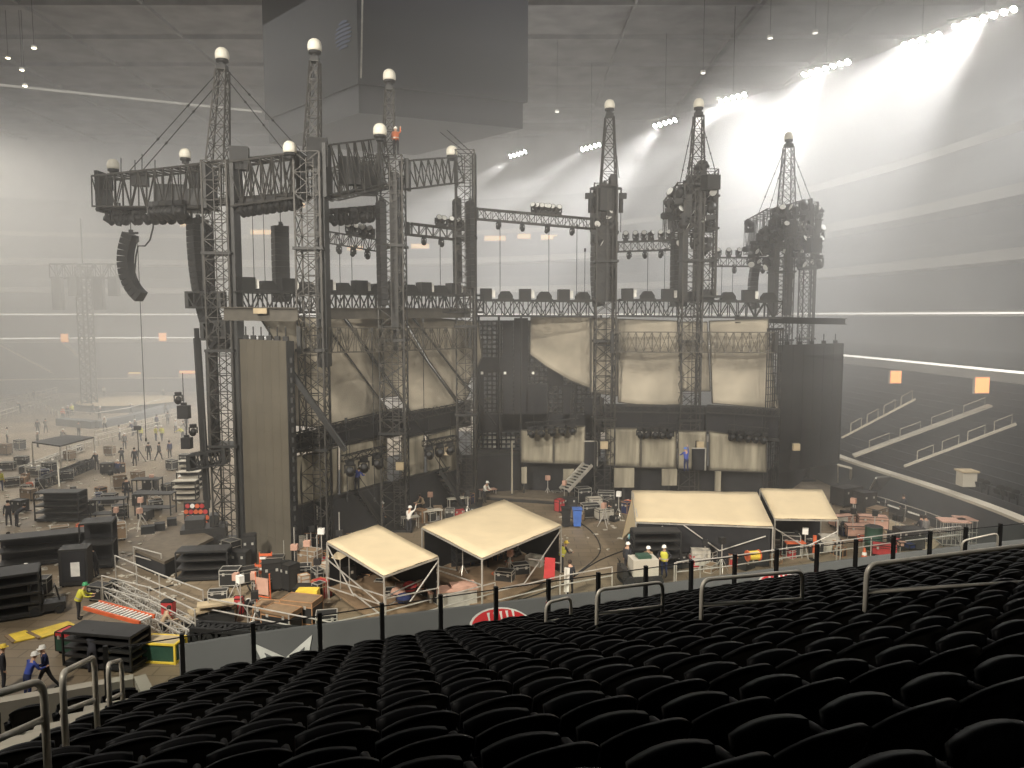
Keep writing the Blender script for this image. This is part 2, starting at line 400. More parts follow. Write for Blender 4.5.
for i, (px, py, Y, a) in enumerate(((703, 73, 90, 1), (770, 38, 82, 1), (815, 33, 82, 1), (557, 112, 110, 1), (34, 48, 95, 0), (8, 58, 100, 0), (22, 70, 100, 0), (25, 86, 100, 0))):
    p = P(px, py, Y); t = thing('roof_lamp', nth(i+1)+' small lamp under the dark roof '+('above the masts' if a else 'near the far corner'), 'lamp', p)
    MB().lathe(p, [(.1, .3), (.28, .25), (.3, 0)], 10).build('housing', 'alu', t)
    MB().lathe(p, [(.26, -.02), (.2, -.08)], 10).build('lens', 'strip' if a else 'warmlens', t)
    MB().bar(p+V((0, 0, .3)), V((p.x, p.y, 52)), .04).build('hanger', 'dark', t)

# ---------------------------------------------------------------- centre-hung video board
A = P(358, 112, 75); zb = A.z
B = P(527, 128, 81.5); B.z = zb
D = P(266, 152, 88.5); D.z = zb
E = B+D-A; up = V((0, 0, 50.5-zb))
t = thing('video_board', 'huge dark centre-hung video board below the arena roof', 'video board', (A+E)/2)
ctr = (A+B+D+E)/4
q = [x.lerp(ctr, .02) for x in (A, B, E, D)]
ih = V((0, 0, 2.6))
MB().prism([x+ih for x in (A, B, E, D)], up-ih).build('cabinet', 'boardside', t)
MB().prism([x.lerp(ctr, .03) for x in (A, B, E, D)], ih).build('ribbon_board', 'screen', t)
nf = V((B.y-A.y, A.x-B.x, 0)).normalized(); nf = nf if nf.y < 0 else -nf
MB().prism([A+ih+nf*.1, B+ih+nf*.1, B+up+nf*.1, A+up+nf*.1], nf*.12).build('end_screen', 'screen', t)
ns = V((D.y-A.y, A.x-D.x, 0)).normalized(); ns = ns if ns.x < 0 else -ns
MB().bar(P(361, 78, 74.8), P(362.5, -2, 74.8), .14).build('lit_edge_strip', 'alu', t)
# striped globe emblem on the long side, next to the corner
e = (D-A).normalized(); cen = A+e*2.2+ns*.06; cen.z = P(357, 31, 75.6).z
lg = MB()
for k in range(7):
    zz = 1.15-k*.38; hw = 1.5*math.sqrt(max(.05, 1-(zz/1.35)**2))
    pts = [cen+e*(hw*math.cos(a))+V((0, 0, zz+.15*math.sin(a)-.12*math.cos(a)**2)) for a in [2*PI*j/14 for j in range(14)]]
    lg.prism(pts, ns*.06)
lg.build('globe_logo', 'logoblue', t)
for cx in (A, B, D, E):
    pp = cx.lerp(ctr, .2); MB().tube(pp+up, V((pp.x, pp.y, 52.1)), .12, 6).build('suspension_cable', 'dark', t)
# ================================================================ the spectators' block in front
def rc(x):  # front row line
    y = 14.4+.41*x-.004*x*x; s = .41-.008*x
    n = V((s, -1, 0)).normalized()
    return V((x, y, 0)), n, math.atan(s)
TREAD, RISE, ZF = .82, .303, 7.43
def row_pt(i, x, off=0.0, dz=0.0):
    c, n, a = rc(x); p = c+n*(i*TREAD+off); p.z = ZF+i*RISE+dz; return p
NROW = 17
def sh(i): return -.21*max(0, i)
def step_strip(mb, x0, x1, n, i0=0, i1=NROW):
    for i in range(i0, i1):
        pts = [x0+sh(i)+(x1-x0)*k/n for k in range(n+1)]
        lo = [row_pt(i, x, -.45) for x in pts]; hi = [row_pt(i, x, TREAD-.45) for x in pts]
        for k in range(n):
            a, b, c, d = lo[k], lo[k+1], hi[k+1], hi[k]
            dn = V((0, 0, -.5))
            mb.add([a+dn, b+dn, b, a, c, d, c+dn, d+dn], [(0, 1, 2, 3), (3, 2, 4, 5), (5, 4, 6, 7)])
mb = MB(); step_strip(mb, -5.45, 26, 16); struct(mb, 'floor_seating_treads', 'concrete')
mb = MB(); step_strip(mb, -6.75, -5.45, 2)
for i in range(NROW):   # half steps of the aisle
    a, b = row_pt(i, -6.7+sh(i), -.05, .15), row_pt(i, -5.5+sh(i), -.05, .15); mb.bar(a, b, .8, .3)
struct(mb, 'floor_aisle_steps', 'concrete')
mb = MB(); step_strip(mb, -14, -6.75, 5); struct(mb, 'floor_side_treads', 'concrete')

# one seat, seen mostly from behind: x along the row, +y towards the arena
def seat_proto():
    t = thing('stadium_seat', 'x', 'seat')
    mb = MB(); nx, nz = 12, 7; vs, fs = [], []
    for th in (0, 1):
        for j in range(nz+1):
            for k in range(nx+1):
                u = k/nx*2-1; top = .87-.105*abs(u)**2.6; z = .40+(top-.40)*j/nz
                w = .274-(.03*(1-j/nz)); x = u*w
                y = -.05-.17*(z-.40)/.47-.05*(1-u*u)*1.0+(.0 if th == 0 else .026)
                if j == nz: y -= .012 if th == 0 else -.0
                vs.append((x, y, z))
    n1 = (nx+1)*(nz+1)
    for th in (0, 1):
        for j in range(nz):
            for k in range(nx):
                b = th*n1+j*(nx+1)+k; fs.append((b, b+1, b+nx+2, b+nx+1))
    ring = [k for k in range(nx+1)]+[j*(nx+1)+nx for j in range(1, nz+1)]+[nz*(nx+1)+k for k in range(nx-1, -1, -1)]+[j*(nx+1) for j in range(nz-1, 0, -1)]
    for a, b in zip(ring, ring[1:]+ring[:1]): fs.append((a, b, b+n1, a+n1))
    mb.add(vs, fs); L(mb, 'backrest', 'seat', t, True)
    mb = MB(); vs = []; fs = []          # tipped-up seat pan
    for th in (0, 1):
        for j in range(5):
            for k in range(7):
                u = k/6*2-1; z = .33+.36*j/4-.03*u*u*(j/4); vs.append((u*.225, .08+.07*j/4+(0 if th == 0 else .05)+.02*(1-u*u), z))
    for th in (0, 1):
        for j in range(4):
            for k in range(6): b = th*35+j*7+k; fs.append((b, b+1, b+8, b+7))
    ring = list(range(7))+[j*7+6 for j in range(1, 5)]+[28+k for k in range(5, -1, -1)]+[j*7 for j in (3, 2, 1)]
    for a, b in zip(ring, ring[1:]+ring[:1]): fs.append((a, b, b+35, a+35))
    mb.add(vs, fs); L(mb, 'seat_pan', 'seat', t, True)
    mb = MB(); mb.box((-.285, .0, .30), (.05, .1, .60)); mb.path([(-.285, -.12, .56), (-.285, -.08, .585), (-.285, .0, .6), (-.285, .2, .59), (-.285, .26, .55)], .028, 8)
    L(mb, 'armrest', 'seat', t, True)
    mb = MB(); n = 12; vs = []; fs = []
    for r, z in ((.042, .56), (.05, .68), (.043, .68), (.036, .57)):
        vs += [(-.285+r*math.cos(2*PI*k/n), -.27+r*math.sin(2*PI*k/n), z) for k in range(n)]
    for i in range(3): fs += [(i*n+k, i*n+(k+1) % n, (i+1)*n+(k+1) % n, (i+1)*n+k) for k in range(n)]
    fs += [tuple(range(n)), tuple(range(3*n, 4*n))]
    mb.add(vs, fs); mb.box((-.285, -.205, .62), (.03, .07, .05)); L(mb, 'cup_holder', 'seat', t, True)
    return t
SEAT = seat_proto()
cands = []
for i in range(NROW):
    x, k = -5.15+sh(i), 0
    while x < 15:
        p = row_pt(i, x); c, n, a = rc(x); k += 1
        q = proj(p+V((0, 0, .87)))
        if q and -70 < q[0] < 1085 and q[1] < 850 and p.y > 1.2:
            cands.append(((p-V((0, 0, H))).length, i, k, p, a))
        curv = 1/math.sqrt(1+(.41-.008*x)**2)
        n_off = 1-i*TREAD*.008*curv**3  # rows behind the bend are a little shorter
        x += .565*curv/max(.4, n_off)
cands.sort(key=lambda c: c[0])
first = True
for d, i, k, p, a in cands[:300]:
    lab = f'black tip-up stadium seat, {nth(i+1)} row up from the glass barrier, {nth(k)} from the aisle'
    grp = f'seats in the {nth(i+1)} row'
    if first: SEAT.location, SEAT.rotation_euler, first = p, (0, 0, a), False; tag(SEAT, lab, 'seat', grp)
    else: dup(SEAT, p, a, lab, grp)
far_seats = cands[300:]
def merged_seats(lst, name, label):
    mb = MB()
    src = [(ch, [v.co.copy() for v in ch.data.vertices], [tuple(f.vertices) for f in ch.data.polygons]) for ch in SEAT.children]
    for d, i, k, p, a in lst:
        Rz = Matrix.Rotation(a, 3, 'Z')
        for ch, vv, ff in src: mb.add([p+Rz @ v for v in vv], ff)
    if lst: tag(mb.build(name, 'seat', smooth=True), label, 'seats', kind='stuff')
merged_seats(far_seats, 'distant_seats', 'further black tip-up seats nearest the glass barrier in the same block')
# seats of the neighbouring block across the aisle, seen by the steps
for j, (i, k) in enumerate([(i, k) for i in (6, 7, 8) for k in range(4)]):
    p = row_pt(i, -7.1+sh(i)-k*.56); _, n, a = rc(-7.1+sh(i)-k*.56)
    dup(SEAT, p, a, f'black seat across the stepped aisle, {nth(k+1)} from the handrail, {nth(i+1)} row up', 'seats across the aisle')

# front barrier: dark posts, clear glass panes, thin top rail
def glass_mat():
    m = bpy.data.materials.new('clear_glass'); m.use_nodes = True; nt = m.node_tree; nt.nodes.clear()
    out = nt.nodes.new('ShaderNodeOutputMaterial'); mx = nt.nodes.new('ShaderNodeMixShader'); tr = nt.nodes.new('ShaderNodeBsdfTransparent'); gl = nt.nodes.new('ShaderNodeBsdfGlossy')
    lw = nt.nodes.new('ShaderNodeLayerWeight'); lw.inputs[0].default_value = .08
    tr.inputs[0].default_value = (.95, .97, .96, 1); gl.inputs['Roughness'].default_value = .05
    nt.links.new(lw.outputs['Fresnel'], mx.inputs[0]); nt.links.new(tr.outputs[0], mx.inputs[1]); nt.links.new(gl.outputs[0], mx.inputs[2]); nt.links.new(mx.outputs[0], out.inputs['Surface'])
    return m
M['glass'] = glass_mat()
t = thing('glass_barrier', 'clear glass barrier with dark posts along the front of the black seats', 'barrier', row_pt(0, 0, -.62))
xs = []; x = -6.4
while x < 20: xs.append(x); x += 1.15/math.sqrt(1+(.41-.008*x)**2)
zt = ZF+1.18
for k, x in enumerate(xs):
    b = row_pt(0, x, -.62); MB().box(b+V((0, 0, .5)), (.075, .075, 1.36), Matrix.Rotation(rc(x)[2], 3, 'Z')).build('post', 'black', t)
    if k:
        a = row_pt(0, xs[k-1], -.62); MB().bar(a.lerp(b, .04)+V((0, 0, .62)), a.lerp(b, .96)+V((0, 0, .62)), .015, .95).build('glass_pane', 'glass', t)
MB().path([row_pt(0, x, -.62, 1.12) for x in xs], .012, 6).build('top_rail', 'black', t)
# grey covered ledge beyond the barrier with printed emblems
def ltop(x): return .27-.035*max(-4, min(4, x))
mb = MB(); pts = [-5.4+k*1.0 for k in range(28)]; vs, fs = [], []
for x in pts:
    prof = ((-.75, -.5), (-2.0, ltop(x)), (-2.1, ltop(x)), (-2.1, -7.43))
    for off, dz in prof: vs.append(row_pt(0, x, off, dz))
m = len(prof)
for k in range(len(pts)-1):
    for j in range(m-1): fs.append((k*m+j, k*m+j+1, (k+1)*m+j+1, (k+1)*m+j))
mb.add(vs, fs); struct(mb, 'wall_front_ledge', 'ledge')
def on_ledge(x, s, lift=.02): return row_pt(0, x, -.75-1.25*s, -.5+(ltop(x)+.5)*s+lift)
def decal(poly, name, m, lab, cat, lift=.02, parent=None):
    mb = MB(); mb.prism([on_ledge(x, s, lift) for x, s in poly], (0, 0, .012))
    return mb
# white five-pointed star emblem with blue inner star
def star(cx, cs, R, r, asp=1.0, rot=PI/2):
    return [(cx+(R if k % 2 == 0 else r)*math.cos(rot+k*PI/5)*.93, cs+(R if k % 2 == 0 else r)*math.sin(rot+k*PI/5)*.7) for k in range(10)]
p0 = on_ledge(-3.55, .5)
t = thing('star_emblem', 'large white outlined star printed on the grey ledge', 'emblem', p0)
decal(star(-3.72, .34, .92, .36, rot=-PI/2), 'star', 'white', '', '', .015).build('white_star', 'white', t)
decal(star(-3.72, .34, .62, .24, rot=-PI/2), 'star', 'ledge', '', '', .03).build('inner_star', 'ledge', t)
def oval(cx, cs, a, b, n=28): return [(cx+a*math.cos(2*PI*k/n), cs+b*math.sin(2*PI*k/n)) for k in range(n)]
for cx, lab in ((.33, 'red oval emblem with white script on the ledge near the scaffold roofs'), (7.2, 'red oval emblem on the ledge below the pale canvas canopy')):
    t = thing('oval_emblem', lab, 'emblem', on_ledge(cx, .5))
    decal(oval(cx, .56, .66, .36), 'o', '', '', '', .012).build('white_border', 'white', t)
    decal(oval(cx, .56, .61, .32), 'o', '', '', '', .026).build('red_field', 'redlogo', t)
    wv = MB()
    for k in range(5):
        x0 = cx-.26+k*.13; wv.prism([on_ledge(x0+dx, .62+ds, .04) for dx, ds in ((0, 0), (.05, -.02), (.10, .16), (.12, .2), (.06, .2), (.04, .06))], (0, 0, .01))
    wv.prism([on_ledge(cx-.3+dx, .56+ds, .04) for dx, ds in ((0, 0), (.6, .0), (.62, .06), (0, .05))], (0, 0, .01))
    wv.build('script_lettering', 'white', t)

# front landing at the foot of the aisle: low kerb wall
mb = MB(); xs2 = [-16+k*.9 for k in range(12)]
for a, b in zip(xs2, xs2[1:]): mb.bar(row_pt(0, a, -1.9, -.35), row_pt(0, b, -1.9, -.35), .22, .75)
mb.bar(row_pt(0, -6.0, -1.9, -.35), row_pt(0, -5.8, -.7, -.35), .2, .75)
struct(mb, 'trim_10', 'concrete')
mb = MB(); step_strip(mb, -16, -5.75, 6, -2, 0); struct(mb, 'floor_landing', 'concrete')
for k in range(7):
    x = -6.25-k*.6; p = row_pt(0, x, -1.15, -.3); p.z = ZF-RISE*2+.0; dup(SEAT, p, rc(x)[2], f'{nth(k+1)} dark seat on the front landing, counted from the foot of the aisle', 'seats on the front landing')
# pipe handrails standing among the seats
def loop_rail(label, pts, low, r=.024, name='handrail', foot=1.3, group=None, m='rail'):
    """pts: polyline of the bent top pipe incl. both legs; low: the lower bar"""
    t = thing(name, label, 'handrail', V(pts[0]))
    def rnd(ps, rr=.14):
        ps = [V(p) for p in ps]; out = [ps[0]]
        for a, b, c in zip(ps, ps[1:], ps[2:]):
            p, q = b+(a-b).normalized()*rr, b+(c-b).normalized()*rr
            for k in range(6):
                s = k/5; out.append(p*(1-s)**2+b*2*s*(1-s)+q*s*s)
        return out+[ps[-1]]
    MB().path(rnd(pts), r, 10).build('bent_pipe', m, t, smooth=True)
    MB().tube(low[0], low[1], r*.9, 10).build('lower_bar', m, t, smooth=True)
    for p in (pts[0], pts[-1]):
        MB().lathe(V(p), [(.06, 0), (.06, .015), (.035, .03), (.03, .07)], 10).build('foot_flange', m, t)
    return t
def seat_floor(p):   # tread height below a point
    best = min((((row_pt(i, x)-V((p.x, p.y, 0))).xy.length, row_pt(i, x).z) for i in range(NROW) for x in [p.x+.1*k for k in range(-40, 60)]), key=lambda q: q[0])
    return best[1]
def mid_rail(label, a, b, lowa, lowb, Ya, Yb):
    A, B_ = P(*a, Ya), P(*b, Yb); fa, fb = V((A.x, A.y, seat_floor(A))), V((B_.x, B_.y, seat_floor(B_)))
    la, lb = V((A.x, A.y, P(*lowa, Ya).z)), V((B_.x, B_.y, P(*lowb, Yb).z))
    loop_rail(label, [fa, A, B_, fb], (la, lb), .026)
mid_rail('steel pipe handrail among the black seats below the cargo cart', (597, 590), (663, 582), (597, 614), (663, 606), 10.2, 11.0)
mid_rail('steel pipe handrail among the black seats below the canvas canopy', (702, 580), (803, 571), (702, 605), (803, 599), 9.0, 10.0)
mid_rail('long steel pipe handrail crossing the seats towards the arena corner', (867, 565), (1060, 541), (867, 592), (1060, 580), 7.8, 9.0)
mid_rail('short steel pipe handrail near the barrier beside the red oval emblem', (546, 603), (571, 597), (546, 622), (571, 618), 12.4, 12.8)
mid_rail('small steel pipe handrail at the barrier under the field wall corner', (962, 541), (998, 533), (962, 556), (998, 552), 18.5, 18.6)
# aisle handrails at the near left
def aisle_rail(label, a, b, la, lb, Ya, Yb, extra=()):
    A, B_ = P(*a, Ya), P(*b, Yb); fa = V((A.x, A.y, P(a[0], a[1], Ya).z-1.15)); fb = V((B_.x, B_.y, B_.z-1.15))
    return loop_rail(label, [fa, A, B_, fb], (P(*la, Ya), P(*lb, Yb)), .027)
aisle_rail('nearest steel handrail beside the stepped aisle', (-30, 702), (43, 680), (-30, 752), (43, 719), 4.6, 5.4)
aisle_rail('middle steel handrail of three down the stepped aisle', (62, 673), (94, 657), (62, 712), (94, 700), 6.2, 7.6)
aisle_rail('furthest steel handrail of three down the stepped aisle', (108, 664), (121, 660), (108, 700), (121, 694), 8.6, 9.6)
# ================================================================ the concert stage, seen from behind
def dome_bm(c, r=.42):
    return MB().lathe(c, [(r*.93, 0), (r, .1), (r, r*.75), (r*.93, r*1.1), (r*.75, r*1.42), (r*.45, r*1.64), (r*.12, r*1.72)], 16)
def beacon(label, c, r=.42, group=None):
    """cream domed beacon on a dark base, bolted on top of a truss"""
    t = thing('domed_beacon', label, 'beacon', c, 0, group)
    MB().lathe(c, [(r*.6, 0), (r*.6, .15), (r*.9, .2), (r*.9, .34)], 12).build('base', 'black', t)
    dome_bm(c+V((0, 0, .34)), r).build('dome', 'dome', t, smooth=True)
    return t
def lattice_tower(label, px, Y, zt, w=1.3, mast=None, cable=None, m='tower', shroud=None, z0=0.0):
    """lattice tower standing on the arena floor. mast=(px_bottom, px_top, row_top, w_bottom, w_top)"""
    x = P(px, 315, Y).x; b = V((x, Y, 0)); t = thing('lattice_tower', label, 'tower', b)
    n = int(zt/1.15)
    n = int((zt-z0)/1.15); MB().truss(b+V((0, 0, z0+.15)), b+V((0, 0, zt)), w, w, n, .045, .022, V((0, 1, 0)), True).build('lattice', m, t)
    MB().box(b+V((0, 0, z0+.08)), (w+.9, w+.9, .16)).build('base_plate', 'dark', t)
    lad = MB(); lx = b+V((w*.15, -w/2-.12, 0))
    for s in (-.2, .2): lad.bar(lx+V((s, 0, z0+.3)), lx+V((s, 0, zt-.4)), .05)
    for k in range(int((zt-z0)/.45)-1): lad.bar(lx+V((-.2, 0, z0+.5+k*.45)), lx+V((.2, 0, z0+.5+k*.45)), .035)
    lad.build('ladder', m, t)
    cb = MB()
    for k, (o, r) in enumerate(cable or ((w*.38, .07), (w*.56, .045))): cb.tube(b+V((o, .1, z0+.2)), b+V((o, .1, zt-.2)), r, 6)
    cb.build('cable_bundle', 'black', t)
    for k in range(1, 4):
        z = z0+(zt-z0)*k/4+.4; MB().box(b+V((0, 0, z)), (w+.28, w+.28, .16)).build('collar', 'dark', t)
    if shroud: # dense dark cladding on one part of the shaft
        for (dx, z0, z1, ww) in shroud: MB().box(b+V((dx, .1, (z0+z1)/2)), (ww, w*.8, z1-z0)).build('side_cladding', 'dark', t)
    if mast:
        pb, pt, rt, wb, wt = mast
        q = P(pt, rt, Y); p = V((P(pb, 315, Y).x, Y, zt)); mt = MB().truss(p, q, wb, wb, max(5, int((q.z-zt)/.9)), .04, .02, V((0, 1, 0)), True, wt, wt).build('mast', m, t)
        MB().box(q+V((0, 0, .12)), (wt*.9, wt*.9, .26)).build('mast_head', 'black', mt)
        t['_top'] = [q.x, q.y, q.z+.25]
    return t
def stay(label_list, t, a, b, r=.03):
    MB().tube(a, b, r, 6).tube(a.lerp(b, .30), a.lerp(b, .315), r*2.4, 6).tube(a.lerp(b, .62), a.lerp(b, .635), r*2.4, 6).build('stay_cable', 'black', t)

TW = {}
TW['a'] = lattice_tower('tall lattice tower directly beside the grey screen wall, masthead with cream dome', 223, 46.5, 23.0, 1.45, (223, 222.5, 70, 1.05, .6), shroud=((-.86, 5.5, 11.8, .22), (-.86, 15.5, 19.4, .22), (.78, .3, 21, .45)))
TW['b'] = lattice_tower('second tall lattice tower from the grey screen wall, its mast against the video board', 313, 45, 23.2, 1.45, (316, 315, 62, .85, .5), shroud=((.62, 11, 23, .55),))
TW['c'] = lattice_tower('third lattice tower from the grey screen wall, with a slim mast against the video board', 393, 50, 24.0, 1.6, (391, 389.5, 90, .75, .5), shroud=((.2, 13, 23, .5),))
TW['d'] = lattice_tower('lattice tower without mast at the end of the high trusses near the dark back grid', 466, 56, 25.6, 1.35)
TW['e'] = lattice_tower('tower nearest the dark back grid, with hoists hanging on both sides', 605, 57.5, 23.4, 1.45, (607, 609.5, 117, 1.15, .6), shroud=((0.0, 15, 23.4, 1.35), (.5, 15, 24.2, .5)))
TW['f'] = lattice_tower('middle mast tower of the far half of the stage with dense lamp cluster', 690, 57, 23.4, 1.45, (693.5, 698.5, 116, 1.0, .62), shroud=((-.55, 15, 23, .4), (.5, 15, 23, .45)))
TW['g'] = lattice_tower('mast tower beside the black screen wall, topped by a warm dome', 780, 66, 23.0, 1.6, (783, 788.5, 147, 1.15, .7), shroud=((-.6, 14, 22, .45), (.6, 14, 22, .4)))
TW['h'] = lattice_tower('slim companion lattice tower standing behind the black screen wall', 806, 65, 23.3, 1.0)
TW['i'] = lattice_tower('slim companion lattice tower standing on the catwalk beside the middle mast', 707, 57.6, 24.6, .95, z0=15.3)
# a few bolt-on loudspeaker masts close to the left lattice
doms = {'a': 'domed beacon crowning the mast nearest the grey screen wall', 'b': 'domed beacon highest over the video board on the second mast', 'c': 'domed beacon on the slim mast in front of the video board',
        'e': 'domed beacon on the mast nearest the dark back grid', 'f': 'domed beacon on the middle mast of the far stage half', 'g': 'domed beacon on the mast beside the black screen wall'}
for k, lab in doms.items(): beacon(lab, V(TW[k]['_top']), .40 if k in 'abc' else .38)
for k in doms: del TW[k]['_top']
def truss_thing(label, p, q, w, h, n, name='box_truss', cat='truss', m='tower', rc=.05, rl=.028, group=None, walk=False, taper=None):
    t = thing(name, label, cat, (p+q)/2, 0, group)
    MB().truss(p, q, w, h, n, rc, rl, x=False, h2=taper).build('lattice', m, t)
    if walk: MB().bar(p-V((0, 0, h/2-.12)), q-V((0, 0, h/2-.12)), w*.8, .08).build('walkway', 'dark', t)
    for o in (p, q): MB().box(o, (.22, w+.1, h+.12)).build('end_frame', 'dark', t)
    return t
# moving-head lamp, hung or standing; parts: base, yoke, head (> lens)
def lamp_proto():
    t = thing('moving_head_lamp', 'x', 'stage light')
    L(MB().box((0, 0, .11), (.42, .36, .2)).box((0, 0, .215), (.3, .26, .03)), 'base', 'black', t)
    mb = MB()
    for s in (-1, 1): mb.box((s*.25, 0, .42), (.07, .16, .42))
    mb.box((0, 0, .235), (.56, .16, .06)); L(mb, 'yoke', 'black', t)
    R = Matrix.Rotation(math.radians(62), 3, 'X')
    h = L(MB().lathe((0, 0, .54), [(.1, -.26), (.19, -.22), (.2, .1), (.23, .2), (.23, .27)], 12, R), 'head', 'black', t, True)
    L(MB().lathe((0, 0, .54), [(.2, .272), (.17, .30)], 12, R), 'lens', 'lens', h)
    return t
LAMP = lamp_proto(); LAMP.location = (0, 0, 0); used_lamp = [False]
def lamp(label, p, rz=0, hung=False, s=1.0, group=None):
    o = LAMP if not used_lamp[0] else dup(LAMP)
    used_lamp[0] = True
    o.location = p; o.rotation_euler = (PI if hung else 0, 0, rz); o.scale = (s, s, s); o['label'] = label
    if group: o['group'] = group
    return o
def lamp_row(fmt, p, q, n, hung, s=1.0, rz=0.0, group=None, jit=.1):
    for k in range(n):
        t = (k+.5)/n; lamp(fmt.format(nth(k+1)), V(p).lerp(V(q), t)+V((RND.uniform(-jit, jit), 0, 0)), rz+RND.uniform(-.7, .7), hung, s, group)

# --- high trusses of the near half
p, q = P(210, 188, 46.7), P(104, 193, 51)
truss_thing('long cantilever truss reaching past the grey screen wall over the audience', p, q, 1.7, 2.45, 13, walk=True, taper=1.9)
p2, q2 = P(302, 176, 45.3), P(196, 186, 50.5)
truss_thing('cantilever truss from the second tower overlapping the first one', p2, q2, 1.5, 2.3, 11, walk=True, taper=2.4)
truss_thing('high truss joining the first and second towers', P(236, 186, 46.4), P(302, 177, 45.2), 1.3, 2.5, 6, walk=True)
truss_thing('high truss joining the second and third towers', P(327, 172, 45.2), P(381, 163, 49.6), 1.3, 2.9, 7, walk=True)
truss_thing('high truss joining the third and fourth towers', P(408, 175, 50.2), P(456, 170, 55.6), 1.1, 1.75, 7)
truss_thing('cantilever truss from the third tower reaching away behind the second', P(380, 172, 50.2), P(330, 186, 58), 1.2, 2.0, 7)
beacon('domed beacon at the outer tip of the longest cantilever truss', P(113.5, 174.5, 51), .38)
beacon('domed beacon over the overlapping cantilever trusses next to the first tower', P(185.5, 163.5, 50.3), .36)
beacon('domed beacon just beside the second tower above the high truss', P(290, 159, 44.2), .38)
beacon('domed beacon just beside the third tower below the video board', P(380, 141, 47.5), .41)
beacon('domed beacon on the fourth tower at the end of the high truss', P(452, 160.5, 55.6), .40)
ts = TW['a']
stay('', ts, P(219, 71, 46.5), P(125, 176, 50.5)); stay('', ts, P(221, 80, 46.5), P(136, 178, 49.4)); stay('', ts, P(227, 70, 46.5), P(300, 150, 46)); stay('', ts, P(228, 80, 46.5), P(285, 152, 46))
stay('', TW['c'], P(440, 132, 56), P(470, 156, 56)); stay('', TW['c'], P(447, 130, 56), P(474, 155, 56))
# whip aerials on the first cantilever
for k, (px, a, b) in enumerate(((121, 158, 180), (135, 160, 180), (142, 154, 176), (155, 160, 176))):
    t = thing('whip_aerial', nth(k+1)+' thin aerial rod standing on the longest cantilever truss', 'aerial', P(px, b, 50)); MB().tube(P(px, b, 50), P(px, a, 50), .03, 6).build('rod', 'dark', t); MB().box(P(px, b, 50), (.14, .14, .2)).build('clamp', 'black', t)
g = 'lamps under the high trusses'
lamp_row('{} lamp hung under the longest cantilever truss', P(190, 206, 47.6), P(106, 209, 51), 11, True, 1.25, group=g)
lamp_row('{} lamp hung under the truss between first and second towers', P(238, 201, 46.3), P(300, 192, 45.2), 10, True, 1.15, group=g)
lamp_row('{} lamp hung under the truss between second and third towers', P(330, 209, 47.0), P(380, 205, 50), 9, True, 1.2, group=g)
lamp_row('{} lamp on a low batten of the longest cantilever truss', P(184, 200, 46.2), P(152, 202, 47.5), 7, True, 1.3, group=g)
# cladding boxes inside the dense trusses: motor crates
def crate(name, label, p, size, m='black', rz=0, cat='crate', group=None):
    t = thing(name, label, cat, p, rz, group); x, y, z = size
    L(MB().box((0, 0, z/2), (x, y, z)), 'body', m, t)
    e = MB()
    for sx in (-1, 1):
        for sy in (-1, 1): e.box((sx*x/2, sy*y/2, z/2), (.045, .045, z+.02))
    for zz in (0.02, z-.02):
        for sy in (-1, 1): e.box((0, sy*y/2, zz), (x, .05, .05))
        for sx in (-1, 1): e.box((sx*x/2, 0, zz), (.05, y, .05))
    L(e, 'edge_trim', 'dark', t)
    return t
for k, (px, py, Y, s) in enumerate(((172, 208, 50, (1.6, 1.2, 1.4)), (193, 212, 48, (2.0, 1.4, 1.3)), (140, 186, 50, (.9, .8, .9)), (108, 190, 51, (.5, .5, .8)), (240, 170, 46.4, (1.0, .8, 1.3)), (350, 185, 47, (1.2, .8, 1.6)), (368, 195, 49, (1.1, .9, 1.8)), (318, 168, 45, (1.1, 1.0, 1.6)))):
    crate('motor_crate', nth(k+1)+' dark motor crate rigged inside the high trusses, counted from the first cantilever', P(px, py, Y), s, 'black', .2, 'crate', 'motor crates in the high trusses')
# --- high trusses of the far half: clusters seen end-on
truss_thing('cantilever truss seen nearly end-on at the tower nearest the dark back grid', P(604, 205, 57.8), P(599, 225, 67), 1.4, 3.2, 7)
truss_thing('cantilever truss seen end-on from the middle mast of the far half', P(688, 206, 57.3), P(672, 222, 66), 1.5, 3.4, 7)
truss_thing('cantilever truss leaving the mast beside the black screen wall', P(776, 228, 66), P(752, 238, 76), 1.5, 3.2, 7)
truss_thing('short high truss between the last mast and its companion tower', P(786, 222, 65.8), P(808, 216, 65.3), 1.2, 2.6, 4)
for k, (tt, a, b) in enumerate((('f', (693, 122, 57), (677, 197, 60)), ('f', (695, 122, 57), (684, 194, 60)), ('f', (702, 122, 57), (715.5, 172, 56.3)), ('f', (701, 130, 57), (707, 172, 56.3)),
                                ('g', (784, 150, 66), (755, 222, 72)), ('g', (785, 156, 66), (765, 224, 72)), ('g', (792, 150, 66), (813, 205, 65)), ('g', (791, 160, 66), (803, 203, 65)), ('e', (607, 125, 57.5), (600, 180, 58)), ('e', (613, 122, 57.5), (619, 178, 57.5)))):
    stay('', TW[tt], P(*a), P(*b))
g = 'lamps in the dense end clusters'
for nm, x0, x1, y0, y1, Y, n in (('tower nearest the back grid', 597, 614, 180, 232, 56.6, 16), ('middle mast of the far half', 667, 714, 174, 238, 56.0, 44), ('mast beside the black screen', 748, 820, 206, 258, 64.2, 52)):
    for k in range(n):
        while True:
            lx, ly = RND.uniform(x0, x1), RND.uniform(y0, y1)
            if not ((x0 > 660 and x0 < 700 and lx < 681 and ly < 204) or (x0 > 740 and ((lx < 771 and ly < 230) or (lx < 797 and ly < 216))) or (x0 < 600 and ly < 192)): break
        lamp(f'{nth(k+1)} lamp in the cluster on the {nm}', P(lx, ly, Y+RND.uniform(0, 3)), RND.uniform(0, 6.2), RND.random() < .5, RND.uniform(1.0, 1.6), g)
